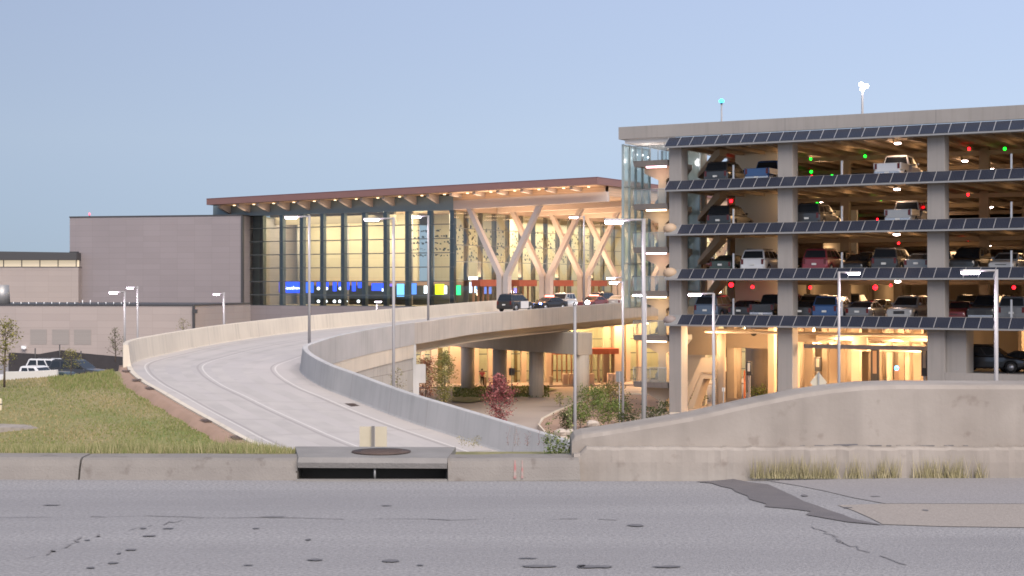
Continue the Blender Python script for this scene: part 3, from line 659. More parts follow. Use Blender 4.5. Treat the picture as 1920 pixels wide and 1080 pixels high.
# ticket counter displays seen through the glass: each a thing
def screen(x0, x1, y0, y1, Y, m, label, name='display_screen', cat_='screen', text=None, group='airline counter displays', border=True):
    a, c = P(x0, y1, Y), P(x1, y0, Y); d = thing(name, label, cat_, ((a.x + c.x) / 2, Y, a.z), group=group)
    b = MB(); b.box(a.x - .04, c.x + .04, Y + .01, Y + .12, a.z - .04, c.z + .04); b.build('casing', BLACKM, d, True)
    b = MB(); b.quad((a.x, Y, a.z), (c.x, Y, a.z), (c.x, Y, c.z), (a.x, Y, c.z)); b.build('screen', m, d, True)
    if text:
        cu = bpy.data.curves.new('lettering', 'FONT'); cu.body = text[0]; cu.size = text[1]; cu.align_x = 'CENTER'; cu.align_y = 'CENTER'; cu.extrude = .004
        tmp = bpy.data.objects.new('lettering_curve', cu); me = bpy.data.meshes.new_from_object(tmp); bpy.data.objects.remove(tmp); o = bpy.data.objects.new('lettering', me); COL.objects.link(o); me.materials.clear(); me.materials.append(WHITES); o.parent = d
        o.location = Vector((text[2], Y - .03, text[3])) - d.location; o.rotation_euler = (math.pi / 2, 0, 0)
    return d
YS = 205.5
p_ = P(552, 540, YS)
screen(534, 566, 528, 549, YS, BLUES, 'wide blue screen with white lettering left of the counters', text=('Southwest', .62, p_.x, p_.z))
screen(523, 528, 527, 548, YS, emat('dim_blue_screen_light', (.15, .12, .75), .9), 'narrow violet screen at the left end of the counters')
screen(571, 588, 529, 549, YS, emat('mid_blue_screen_light', (.02, .10, .75), 1.2), 'square plain blue screen right of the lettered screen')
for i, x in enumerate((594, 609, 624, 635, 648, 660, 671)):
    screen(x, x + (7 if i != 3 else 10), 529, 540 + (i % 3) * 3, YS - 1, BLUES, f'small hanging blue panel, {["first", "second", "third", "fourth", "fifth", "sixth", "seventh"][i]} from the lettered screen', 'counter_banner', 'banner', group='hanging blue panels')
for i, (x, y) in enumerate(((597, 541), (612, 541), (638, 541), (597, 565), (611, 565), (627, 565), (637, 565), (649, 565), (672, 565))):
    d = thing('counter_light', f'bright white {"upper" if y < 550 else "lower"} counter light, {["first","second","third","first","second","third","fourth","fifth","sixth"][i]} in its row', 'light', tuple(P(x, y, YS - 1.6)), group='counter lights')
    b = MB(); b.ell((0, 0, 0), (.19, .1, .19)); b.build('lens', WHITES, d); b = MB(); b.box(-.22, .22, .1, .2, -.22, .22); b.build('casing', BLACKM, d)
for a in ((697, 720, 531, 545, BLUES, 'blue screen in the middle of the hall above a pale pillar'), (716, 722, 541, 546, WHITES, 'little white sign beside the middle blue screen'), (729, 737, 532, 537, emat('violet_screen_light', (.2, .12, .8), 1), 'slim violet screen left of the cyan one'),
          (744, 758, 532, 556, CYANS, 'pale cyan screen with leaning figures'), (771, 781, 531, 552, emat('soft_blue_screen_light', (.08, .22, .75), 1.1), 'upright soft blue screen near the corner'), (795, 802, 536, 550, WHITES, 'white upright sign left of the lime one'),
          (816, 833, 533, 552, YELS, 'bright lime yellow screen by the glass corner'), (833, 838, 536, 551, WHITES, 'white strip beside the lime screen')):
    screen(a[0], a[1], a[2], a[3], YS - .5 if a[0] < 760 else 200, a[4], a[5])
for a in ((849, 864, 535, 553, GRNS, 'green screen just past the glass corner', 200), (878, 902, 519, 525, WHITES, 'bright white sign hung high behind the front glass', 201), (880, 892, 529, 549, emat('pale_blue_screen_light', (.55, .7, 1), 1.6), 'pale blue white screen below the high white sign', 201),
          (893, 903, 533, 550, CYANS, 'light blue screen behind the front glass', 201), (905, 929, 538, 551, emat('dusky_blue_light', (.12, .2, .6), 1), 'dusky blue screen left of the first forked column', 203), (957, 972, 540, 550, emat('lilac_light', (.3, .25, .9), 1.1), 'lilac screen right of the first forked column', 206)):
    screen(a[0], a[1], a[2], a[3], a[6], a[4], a[5])

# ------------------------------------------------------------------ lower (arrivals) front below the deck
lf = thing('arrivals_front', 'orange lit lower storey of columns and bright glass under the bridge', 'building', (-6, 165, -9))
W0, W1 = Vector((-17, 163.5, 0)), Vector((42, 176, 0)); wd = (W1 - W0).normalized(); wf = Vector((wd.y, -wd.x, 0))
def Wf(x, y, z): return W0 + wd * x + wf * y + Vector((0, 0, z))
def wx(px): k = (px - 960) / FP; return (k * W0.y - W0.x) / (wd.x - k * wd.y)
ZA = -8.6
WARMC = mat('warm_column', (.52, .42, .33), .7)
b = MB(); b.box(0, 60, -.4, -.1, -1.9, ZA + 6.55, fr=Wf) if False else b.box(0, 60, -5, -4.8, ZA, -1.75, fr=Wf); b.build('back_wall', INTW, lf, True)
b = MB(); b.add([Wf(0, 0, ZA), Wf(60, 0, ZA), Wf(60, 0, -1.75), Wf(0, 0, -1.75)], [(0, 1, 2, 3)]); b.build('glass_front', GLASS_T, lf, True)
for px0, px1, dpt in ((768, 775, .4), (788, 795, .5), (806, 818, 1), (840, 862, 1.2), (886, 895, .8), (913, 922, .8), (945, 955, .8), (975, 984, .8), (1020, 1030, 1), (1130, 1140, .6), (1145, 1162, 1.5), (1170, 1178, .8), (1192, 1204, 1), (1206, 1210, .4)):
    b = MB(); b.box(wx(px0), wx(px1), .05, dpt, ZA, -1.75, fr=Wf); b.build('column', WARMC if px0 != 768 else COLW, lf, True)
for px0, px1 in ((876, 882), (930, 938), (818, 830), (965, 970)):
    b = MB(); b.box(wx(px0), wx(px1), -.5, .02, ZA, -1.75, fr=Wf); b.build('mullion', mat('olive_mullion', (.16, .13, .06), .6), lf, True)
b = MB()
for z in (ZA + 1.2, ZA + 3, ZA + 4.5): b.box(0, 60, -.05, .04, z - .05, z + .05, fr=Wf)
b.build('glazing_rail', MULL, lf, True)
b = MB(); b.box(wx(1030), wx(1146), .5, 3.0, ZA + 3.0, ZA + 3.6, fr=Wf); b.build('entrance_canopy', REDSOFF, lf, True)
for i in range(6):
    px = 1034 + i * 9; b = MB(); b.box(wx(px), wx(px + 1.6), .03, .3, ZA, ZA + 3, fr=Wf); b.build('entrance_mullion', mat('orange_mullion', (.42, .17, .08), .5), lf, True)
b = MB(); b.box(wx(1082), wx(1094), .2, .8, ZA + .9, ZA + 2.6, fr=Wf); b.build('entrance_panel', mat('brown_panel', (.16, .09, .07), .6), lf, True)
for px in (1095, 1105, 1118, 1128):
    b = MB(); b.box(wx(px), wx(px + 3), .2, .7, ZA, ZA + 3, fr=Wf); b.build('entrance_post', WARMC, lf, True)
for i in range(11):
    lamp_light(lf, 'POINT', Wf(7 + i * 4.3, 3.2, -2.4), 480, (1, .60, .30), .35, name='arrivals_light')
for i in range(6): lamp_light(lf, 'POINT', Wf(10 + i * 7, -2.5, -2.6), 520, (1, .74, .38), .35, name='interior_light')
b = MB(); b.add([Wf(0, .6, z) for z in (ZA - .1, ZA)], []) if False else b.box(0, 60, .0, 6.0, ZA - .12, ZA + .02, fr=Wf); tag(b.build('arrivals_pavement', ARR), kind='structure')
# kerbside bollards and litter bins
ords = ['first', 'second', 'third', 'fourth', 'fifth', 'sixth', 'seventh', 'eighth', 'ninth', 'tenth', 'eleventh', 'twelfth', 'thirteenth', 'fourteenth', 'fifteenth', 'sixteenth', 'seventeenth', 'eighteenth', 'nineteenth', 'twentieth']
PINKC = mat('pale_bollard', (.55, .42, .35), .7)
for i, px in enumerate((1038, 1050, 1062, 1074, 1086, 1120, 1130, 1140, 868, 892, 912, 1012)):
    p = Wf(wx(px), 5.0, ZA); d = thing('bollard', f'pale square bollard on the arrivals kerb, {ords[i]} of the row' if i < 8 else f'low brown bollard on the kerb behind the grass island, {ords[i-8]} from the retaining wall', 'bollard', tuple(p), math.atan2(wd.y, wd.x), 'arrivals kerb bollards')
    b = MB(); h = 1.15 if i < 8 else .95; wv = .26 if i < 8 else .16
    b.loft([[(-wv, -wv, 0), (wv, -wv, 0), (wv, wv, 0), (-wv, wv, 0)], [(-wv, -wv, h - .06), (wv, -wv, h - .06), (wv, wv, h - .06), (-wv, wv, h - .06)], [(-wv * .8, -wv * .8, h), (wv * .8, -wv * .8, h), (wv * .8, wv * .8, h), (-wv * .8, wv * .8, h)]])
    b.build('post', PINKC if i < 8 else WARMC, d); b = MB(); b.box(-wv - .03, wv + .03, -wv - .03, wv + .03, 0, .08); b.build('base', STEEL, d)

# ------------------------------------------------------------------ left wings
def wing(name, label, pa, pb, Ya, Yb, z0, z1, m, dep=25, cap=.16):
    A = P(pa, 500, Ya); B = P(pb, 500, Yb); A.z = B.z = 0; d = (B - A); Ln = d.length; d.normalize(); n = Vector((-d.y, d.x, 0))
    fr = lambda x, y, z: A + d * x + n * y + Vector((0, 0, z))
    t = thing(name, label, 'building', tuple(fr(0, 0, z0)))
    b = MB(); b.box(0, Ln, 0, dep, z0, z1, fr=fr); b.build('wall', m, t, True)
    b = MB(); b.box(-.06, Ln + .06, -.07, dep, z1, z1 + cap, fr=fr); b.build('roof_trim', DARK, t, True)
    return t, fr, Ln
wa, fra, La = wing('panelled_block', 'tall windowless block clad in lilac grey panels beside the glass hall', 148, 452.5, 208.5, 203, -9.2, 10.4, PANEL, 30)
b = MB(); b.box(-1.35, -.01, .05, 30, 5.98, 10.4, fr=fra); b.build('overhang', PANEL, wa, True)
b = MB(); b.box(-1.4, -.07, -.02, 30, 10.4, 10.56, fr=fra); b.box(-1.38, 0, -.02, 30, 5.86, 5.975, fr=fra); b.build('overhang_trim', DARK, wa, True)
b = MB(); b.box(La + .003, La + .25, -.12, .3, -9, 10.4, fr=fra); b.box(-.22, -.02, -.1, .2, -9, 5.8, fr=fra); b.build('corner_trim', DARK, wa, True)
d = thing('obstruction_light', 'tiny red warning light on the edge of the tall block roof', 'light', tuple(fra(1.3, .4, 10.56)))
b = MB(); b.tube([(0, 0, 0), (0, 0, .2)], .06); b.build('base', DARK, d); b = MB(); b.ell((0, 0, .3), (.14, .14, .16)); b.build('lens', emat('dim_red_light', (1, .1, .15), 1.5), d)
wb, frb, Lb = wing('clerestory_wing', 'lower pinkish wing with a dark roof and a lit strip window', -140, 147, 207, 207, -9.2, 3.92, PANEL_W, 22, .06)
b = MB(); b.box(-.1, Lb - .02, .3, .5, 3.99, 4.82, fr=frb); b.build('strip_window', WINL, wb, True)
b = MB(); b.hexa([frb(-1, -.7, 4.85), frb(Lb - .05, -.7, 4.85), frb(Lb - .05, 22, 4.85), frb(-1, 22, 4.85), frb(-1, -.7, 6.1), frb(Lb - .05, -.7, 5.8), frb(Lb - .05, 22, 5.8), frb(-1, 22, 6.1)]); b.build('roof', DARK, wb, True)
b = MB()
for i in range(9): b.box(Lb - .3 - i * 2.35 - .1, Lb - .3 - i * 2.35, .2, .29, 3.99, 4.82, fr=frb)
b.build('window_mullion', DARK, wb, True)
b = MB(); b.box(Lb - 9.05, Lb - 8.9, -.12, 0, -.8, -.3, fr=frb); b.build('vent_box', STEEL, wb, True)
wc, frc, Lc = wing('low_service_block', 'long low beige panelled block in front with three grey louvres', -160, 362, 168, 163, -6.6, -.55, PANEL_W, 18)
def cx(px): k = (px - 960) / FP; A = frc(0, 0, 0); D = frc(1, 0, 0) - A; return (k * A.y - A.x) / (D.x - k * D.y)
LOUV = mat('louvre_panel', (.30, .27, .25), .6, grid=(30, .12, .02, .7, 0))
for x0, x1 in ((57, 88), (98, 130), (139, 171)):
    b = MB(); b.box(cx(x0), cx(x1), -.03, .04, -4.55, -3.0, fr=frc); b.build('louvre', LOUV, wc, True)
b = MB(); b.box(Lc - .02, Lc + .2, -.15, .1, -6.6, -.5, fr=frc); b.box(Lc - .02, Lc + .45, -.2, .1, -1.3, -.9, fr=frc); b.build('downpipe', DARK, wc, True)
b = MB(); b.box(cx(44), cx(50), -.5, -.02, -5.0, -4.7, fr=frc); b.ell(tuple(frc(cx(48), -.35, -4.95)), (.25, .25, .18)); b.build('security_camera', LENSW, wc, True)
b = MB()
for i in range(17): p = frc(cx(20) + i * .85, .6, -.39); b.tube([p, p + Vector((0, 0, .42 if i in (9, 10) else .2))], .05, 6)
b.build('roof_vent', LENSW, wc, True)
b = MB(); q = frc(cx(-14), 2, -.39); b.tube([q, q + Vector((0, 0, 2.0))], [.9, .75], 12); b.build('roof_duct', STEEL, wc, True)
df = thing('dark_screen_fence', 'black fabric covered fence between the low block and the parked cars', 'fence', (-45, 150, -6.1))
A_, B_ = P(20, 690, 150), P(236, 690, 146)
b = MB(); dd = (B_ - A_); dd.z = 0; 
zz = [(-.02, -4.85), (.0, -4.75), (.25, -4.85), (.45, -4.45), (.62, -4.7), (.8, -4.85), (1.0, -5.0)]
rg = [[A_.xy.to_3d() + dd * a + Vector((0, o, z)) for o, z in ((0, -6.7), (0, zc), (.08, zc), (.08, -6.7))] for a, zc in zz]; b.loft(rg); b.build('screen_fabric', DKPANEL, df, True)
for a, zc in ((.22, -4.3), (.435, -3.95), (.62, -4.5)):
    b = MB(); p = A_.xy.to_3d() + dd * a + Vector((0, -.1, 0)); b.tube([p + Vector((0, 0, -6.2)), p + Vector((0, 0, zc))], .06, 6); b.build('post', DARK, df, True)
lw = thing('low_white_barrier', 'pale concrete barrier in front of the parked pickup', 'barrier', tuple(P(40, 712, 97)))
A_, B_ = P(2, 715, 96), P(108, 702, 101); b = MB()
b.loft([[p + Vector((0, o, z)) for o, z in ((-.3, -.9), (-.12, .3), (.12, .3), (.3, -.9))] for p in (A_ - Vector((0, 0, .2)), A_.lerp(B_, .08) + Vector((0, 0, .25)), A_.lerp(B_, .5) + Vector((0, 0, .1)), B_)]); b.build('barrier_wall', mat('white_concrete', (.62, .60, .57), .8), lw, True)
# ------------------------------------------------------------------ parking garage
gz = [12.12, 8.90, 5.63, 2.33, -1.06]                                # deck levels, top to bottom
pb_ = [11.82, 8.59, 5.32, 2.02, -1.37]                               # lower edge of each solar awning
GX, GD = 62.0, 62.0
gr = thing('parking_garage', 'open concrete car park of stacked decks with solar awnings on its front', 'car park', tuple(G(0, 0, -9)))
b = MB(); b.box(-4.0, GX, .0, .35, 12.62, 13.55, fr=G); b.box(-4.0, -3.65, .352, 22, 12.62, 13.55, fr=G); b.build('parapet', CONC_GAR, gr, True)
for t in (9.3, 20.15): b = MB(); b.box(t - .012, t + .012, -.004, .002, 12.62, 13.55, fr=G); b.build('parapet_joint', TAR, gr, True)
b = MB(); b.box(-3.64, -.01, .353, 9, 12.3, 12.6, fr=G); b.build('tower_roof_soffit', mat('white_soffit', (.75, .72, .70), .7), gr, True); lamp_light(gr, 'POINT', G(-2.2, 1.6, 11.3), 28, (1, .9, .85), .3, name='tower_soffit_fill'); lamp_light(gr, 'POINT', G(-1.5, 5, 11.4), 24, (1, .9, .85), .3, name='tower_soffit_fill')  # both point lamps added to brighten this soffit
for i, z in enumerate(gz):
    b = MB(); b.box(.3, GX, .45, GD, z - .16, z, fr=G)
    for k in range(int((GX - 1) / 1.7)):
        t = .9 + 1.7 * k; b.box(t - .11, t + .2, 1.3, GD, z - .40, z - .161, fr=G)
    for d in (13.2, 27.5, 42, 56): b.box(.4, GX, d, d + .6, z - .72, z - .401, fr=G)
    b.build('deck', CONC_INT, gr, True)
    b = MB(); b.box(.15, GX, .06, .44, pb_[i] - .08, z + .44, fr=G); b.build('spandrel', CONC_GAR, gr, True)
CT_ = [.70, 9.3, 20.15, 31.0, 42, 53]
for i, t in enumerate(CT_):
    wv = (.5, .56, .6, .6, .6, .6)[i]
    b = MB(); b.box(t - wv, t + wv, -.02, 1.15, -9.1, 12.0, fr=G)
    b.build('front_column', CONC_GAR, gr, True, .03)
for t in (9.3, 20.15, 31, 42):
    for d in (13.5, 27.8, 42.3):
        b = MB(); b.box(t - .35, t + .35, d - .3, d + .3, -8, 12, fr=G); b.build('inner_column', CONC_INT, gr, True)
b = MB(); b.box(-1.5, GX, -1.6, GD, -9.2, -7.95, fr=G); b.build('ground_slab', ARR, gr, True)
b = MB(); b.box(.3, GX, GD + .01, GD + .4, -8, 12, fr=G); b.build('back_wall', CONC_INT, gr, True)
b = MB(); b.box(.3, .55, 11, GD, 1.6, 12, fr=G); b.box(.3, .55, 11, GD, -1.7, -.1, fr=G)
for d in (11, 20, 29, 38, 47, 56): b.box(.28, .9, d, d + .8, -8, 1.59, fr=G)
b.build('side_wall', CONC_INT, gr, True)
b = MB(); b.box(.32, .53, 24, GD, -.099, 1.599, fr=G); b.build('opening_infill', INTW, gr, True)  # infill added across the openings, standing in for the lit terminal beyond
for d in (30, 42, 54): lamp_light(gr, 'POINT', G(3, d, 1.0), 60, (1, .62, .34), .3, name='deck_fill')  # lamps added to light the infill orange
b = MB(); b.box(GX, GX + .4, .4, GD, -8, 12, fr=G); b.build('end_wall', CONC_INT, gr, True)
# ramp ribs seen inside the top decks, white stair core behind the first bay
b = MB()
for i, z in enumerate(gz[:4]):
    z0, z1 = gz[i + 1], z
    b.prism([(1.2, z0 + 1.1), (1.2, z0 + .8), (3.0, z1 - .75), (3.0, z1 - .3), (2.7, z1 - .3)], lambda u, v, w_: G(u, w_, v), 3.0, 4.4)
b.build('stair_flight', CONC_INT, gr, True)
b = MB(); b.box(2.0, 6.5, 8.5, 8.8, -1.1, 12.0, fr=G); b.build('stair_core_wall', mat('white_core_wall', (.6, .57, .5), .8), gr, True)
b = MB(); b.box(6.6, 9.4, 16, 16.3, 2.2, 7.6, fr=G); b.build('far_core_wall', mat('white_core_wall', (.6, .57, .5), .8), gr, True)
# ground storey: solid corner with a raised deck, round columns, pipes
b = MB(); b.box(20.76, GX, -.01, .4, -8, -4.42, fr=G); b.box(20.76, 22.1, .41, 2.4, -8, -1.4, fr=G); b.box(20.76, GX, .41, GD, -4.75, -4.5, fr=G); b.build('solid_base', CONC_GAR, gr, True)
b = MB(); b.box(20.6, 20.75, 1.16, 22, -8, -1.4, fr=G); b.build('side_wall', CONC_INT, gr, True)
for x, d, r_ in ((1378, 12, .55), (1428, 19, .9), (1352, 3.6, .34), (1500, 12, .35), (1590, 13, .6), (1640, 17, .5), (1710, 15, .5), (1665, 26, .5), (1540, 22, .6)):
    b = MB(); q = G(gt(x, d), d, 0); b.tube([q + Vector((0, 0, -7.95)), q + Vector((0, 0, -1.8))], r_, 20); b.build('round_column', CONC_INT, gr, True)
WARMP = mat('warm_pillar', (.50, .41, .31), .8); DIMP = mat('shaded_pillar', (.24, .19, .14), .85)  # one pillar finish in lit and shaded tones, shade put into the colour
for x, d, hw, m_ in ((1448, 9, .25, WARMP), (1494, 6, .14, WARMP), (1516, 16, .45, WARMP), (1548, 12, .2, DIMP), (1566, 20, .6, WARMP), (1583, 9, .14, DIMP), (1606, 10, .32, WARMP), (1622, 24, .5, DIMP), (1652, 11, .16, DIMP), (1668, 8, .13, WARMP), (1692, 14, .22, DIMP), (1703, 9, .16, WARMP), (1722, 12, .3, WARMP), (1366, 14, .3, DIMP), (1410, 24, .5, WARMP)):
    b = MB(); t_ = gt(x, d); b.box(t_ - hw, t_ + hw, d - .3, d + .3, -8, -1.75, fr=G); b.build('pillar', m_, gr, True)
for x0_, x1_, d, z0_, z1_ in ((1494, 1620, 12.5, -2.9, -2.4), (1600, 1735, 9.5, -3.2, -2.85), (1500, 1600, 17, -3.6, -3.0)):
    b = MB(); b.box(gt(x0_, d), gt(x1_, d), d, d + .25, z0_, z1_, fr=G); b.build('hanging_beam', WARMP, gr, True)
for x, d in ((1530, 9), (1590, 6.5), (1650, 9), (1715, 7), (1400, 10)): lamp_light(gr, 'POINT', G(gt(x, d), d, -3.6), 160, (1, .64, .34), .3, name='storey_light')
b = MB(); b.box(gt(1340, 9), gt(1440, 9), 9, 9.3, -3.4, -1.9, fr=G); b.build('cross_beam', CONC_INT, gr, True)
b = MB(); b.box(gt(1340, 30), 40, 38, 38.3, -8, -1.9, fr=G); b.build('lobby_wall', CONC_INT, gr, True)
for z, d, r_, t0, t1 in ((-1.95, 2.6, .10, 2, 20), (-2.35, 5, .16, 9.9, 20), (-2.9, 3.2, .09, 9.9, 20.5), (-2.2, 8, .13, 9.9, 20.4), (-3.3, 7.5, .08, 12, 20)):
    b = MB(); b.tube([G(t0, d, z), G(t1, d, z)], r_, 8); b.build('ceiling_pipe', mat('cream_pipe', (.5, .42, .33), .6), gr, True)
b = MB(); b.box(10.0, 20.5, 2.0, 2.25, -3.02, -2.72, fr=G); b.build('height_bar', CONC_GAR, gr, True)
for x, y in ((1413, 625), (1672, 632)):
    b = MB(); q = G(gt(x, 8.9), 8.88, HC - (y - HY) / FP * G(gt(x, 8.9), 8.9, 0).y); b.tube([q, q + FX * .1], .22, 12); b.build('wall_vent', BLACKM, gr, True)
b = MB(); b.box(gt(1598, 4.5), gt(1625, 4.5), 4.5, 5, -3.2, -2.2, fr=G); b.build('duct_box', CONC_INT, gr, True); b = MB(); b.box(gt(1490, 5), gt(1560, 5), 5.2, 5.4, -2.7, -1.9, fr=G); b.build('duct_box', CONC_INT, gr, True)
b = MB(); b.box(gt(1283, 1.2), gt(1345, 1.5), -1.4, -1.2, -8.0, -7.82, fr=G) ; b.build('threshold', CONC_RAMP, gr, True)

# solar awnings, one per deck
lev = ['top', 'second', 'third', 'fourth', 'lowest']
for i, zb in enumerate(pb_):
    aw = thing('solar_awning', f'sloping row of dark solar panels along the {lev[i]} edge of the car park', 'solar awning', tuple(G(0, 0, zb)), group='solar awnings on the car park front')
    t0 = .22; pw = 1.0; N_ = 40
    def ap(t, s, o=0): return G(t, -.02 - .82 * (1 - s) - .53 * o, zb + .02 + .70 * s + .62 * o - .0)   # s 0 lower edge .. 1 top edge
    b = MB()
    b.hexa([ap(t0, -.02, -.10), ap(GX, -.02, -.10), ap(GX, 1.0, -.10), ap(t0, 1.0, -.10), ap(t0, -.02, -.012), ap(GX, -.02, -.012), ap(GX, 1.0, -.012), ap(t0, 1.0, -.012)])
    b.box(t0, GX, -.84, -.74, zb - .10, zb + .02, fr=G)
    b.build('support_frame', STEEL, aw, True)
    for k in range(N_):
        a = t0 + .02 + k * pw; a1 = a + pw - .045
        if k == 0 and i in (2, 3, 4): continue
        b = MB(); b.hexa([ap(a, 0, -.008), ap(a1, 0, -.008), ap(a1, .985, -.008), ap(a, .985, -.008), ap(a, 0, .03), ap(a1, 0, .03), ap(a1, .985, .03), ap(a, .985, .03)])
        pn = b.build('solar_panel', PVMAT, aw, True)
    for k in range(N_ + 1):
        a = t0 + k * pw - .022; b = MB()
        b.hexa([ap(a, 0, .0), ap(a + .04, 0, .0), ap(a + .04, .985, .0), ap(a, .985, .0), ap(a, 0, .045), ap(a + .04, 0, .045), ap(a + .04, .985, .045), ap(a, .985, .045)])
        b.build('clamp_rail', ALU, aw, True)
    if i in (2, 3, 4):
        c = G(.45, -.35, zb + (.42 if i < 4 else .3)); b = MB(); b.ell((0, 0, 0), (.52, .42, .42 if i < 4 else .38), 16, 10)
        o = b.build('rounded_end', mat('lit_domed_end', (.40, .29, .2) if i < 4 else (.3, .25, .23), .6) if i < 4 else mat('dark_domed_end', (.22, .18, .17), .6), aw); o.location = c - aw.location  # orange lamp light is put into the colour of the upper domes

# ceiling lamps inside the decks
def ceil_lamp(t, d, i, label, e=60, flick=1):
    z = gz[i] - (.50 if i < 4 else .5)
    p = G(t, d, z); o = thing('ceiling_light', label, 'ceiling light', tuple(p), group='deck ceiling lights')
    b = MB(); b.tube([(0, 0, .12), (0, 0, .02)], .26, 14); b.build('housing', STEEL, o)
    b = MB(); b.ell((0, 0, -.02), (.24, .24, .07), 14, 6); b.build('lens', CEILL, o)
    l = bpy.data.lights.new('lamp', 'POINT'); l.energy = e; l.color = (1, .60, .32); l.shadow_soft_size = .2
    q = bpy.data.objects.new('lamp', l); COL.objects.link(q); q.parent = o; q.location = (0, 0, -.2)
def on_ceiling(x, y, i):                                             # t,d under the ceiling of deck i for a photo point
    z = gz[i] - .60; Y = (z - HC) * FP / (HY - y); p = P(x, y, Y); r = p - CG; r.z = 0
    return r.dot(NX), r.dot(FX)
lp = [(0, 1683, 271), (0, 1540, 301), (0, 1860, 317), (0, 1809, 304), (1, 1682, 357), (1, 1539, 380), (1, 1857, 390), (1, 1804, 407), (2, 1681, 442), (2, 1853, 463)]
seen = {}
on = ['nearest the front', 'second', 'third', 'fourth', 'fifth', 'sixth', 'seventh', 'eighth', 'ninth']
for i, x, y in lp:
    t, d = on_ceiling(x, y, i); d = max(1.6, min(d, 40)); n_ = seen.get(i, 0); seen[i] = n_ + 1
    ds = ['beside the second and third columns', 'deep behind the second column', 'far right of the third column', 'just right of the third column'][n_]
    ceil_lamp(t, d, i, f'glowing ceiling lamp on the {lev[i]} deck, {ds}', 40)
for i in range(4):
    for t, d in ((7, 7.5), (7, 16), (12, 8), (17.5, 8), (12, 17), (18, 17), (25, 8), (31, 8), (25, 17), (34, 17), (14, 25), (26, 26), (11, 21), (16, 36)):
        l = lamp_light(gr, 'POINT', G(t, d, gz[i] - 1.15), 32 if i < 3 else 38, (1, .60, .30), .5, name='deck_fill')  # fill lamps without fittings, added at mid height to even the ceilings
for k, (x, d) in enumerate(((1683, 6), (1683, 9.5))): ceil_lamp(gt(x, d), d, 3, f'ceiling lamp above the silver suv on the fourth deck, {["nearer", "farther"][k]} one', 40)
for t, d in ((5.5, 5), (7, 9), (12, 4), (16, 5), (19, 3.5), (13, 12), (18, 14), (6, 16), (10, 24), (18, 26), (26, 8), (34, 8), (28, 18)):
    lamp_light(gr, 'POINT', G(t, d, -2.6 if t < 21 else -1.9), 480 if t < 21 else 130, (1, .62, .32), .3, name='storey_light')

# red and green bay indicator lights under the ceilings
ind = [(0, 1384, 299, 0), (0, 1433, 304, 0), (0, 1490, 317, 1), (0, 1520, 298, 1), (0, 1521, 322, 1), (0, 1522, 327, 0), (0, 1560, 328, 1), (0, 1622, 293, 1), (0, 1817, 279, 0), (0, 1884, 279, 1),
       (1, 1371, 377, 0), (1, 1412, 381, 1), (1, 1533, 379, 1), (1, 1557, 399, 0), (1, 1593, 404, 1), (1, 1652, 374, 1), (1, 1645, 411, 0), (1, 1777, 370, 1), (1, 1815, 365, 0), (1, 1912, 366, 1), (1, 1456, 384, 1),
       (2, 1371, 455, 0), (2, 1448, 458, 0), (2, 1490, 467, 0), (2, 1518, 470, 0), (2, 1563, 458, 0), (2, 1685, 456, 0), (2, 1595, 474, 0), (2, 1640, 477, 0), (2, 1815, 450, 0), (2, 1852, 467, 0),
       (3, 1371, 534, 0), (3, 1411, 538, 0), (3, 1519, 539, 0), (3, 1641, 539, 0), (3, 1670, 535, 0), (3, 1775, 538, 0), (3, 1901, 539, 0)]
cnt = {}
orn = ['first', 'second', 'third', 'fourth', 'fifth', 'sixth', 'seventh', 'eighth', 'ninth', 'tenth', 'eleventh']
for i, x, y, g in sorted(ind, key=lambda a: (a[0], a[3], a[1])):
    if i < 3: t, d = on_ceiling(x, y, i); d = max(1.35, min(d, 45)); 
    else: d = 2.2 + (x * 7 % 9); t = 0
    t = gt(x, d); Y = G(t, d, 0).y; z = HC + (HY - y) / FP * Y
    k = cnt.get((i, g), 0); cnt[(i, g)] = k + 1; cn = ('red', 'green')[g]
    o = thing('bay_indicator', f'small {cn} bay light on the {lev[i]} deck, {orn[k]} {cn} one from its stair end', 'indicator light', tuple(G(t, d, z)), group=f'{cn} bay indicator lights')
    big = .82 + .35 * ((x * 13) % 5) / 5 + (.4 if d < 6 else 0)
    b = MB(); b.ell((0, 0, 0), (.125 * big, .125 * big, .125 * big), 10, 8); b.build('lens', (REDL, GREENL)[g], o)
    b = MB(); b.tube([(0, 0, .1), (0, 0, max(.2, gz[i] - .62 - z))], .02, 6); b.build('drop_rod', DARK, o)

# slim front posts between the big columns
for k, (t, lab) in enumerate(((5.05, 'first'), (14.75, 'second'), (26.2, 'third'))):
    for i in range(1, 5):
        b = MB(); b.box(gt((1370, 1574, 1893)[k]) - .06, gt((1370, 1574, 1893)[k]) + .06, .5, .62, gz[i], gz[i - 1] - .2 - (1.55 if True else 0), fr=G); b.build('rail_post', ALU, gr, True)

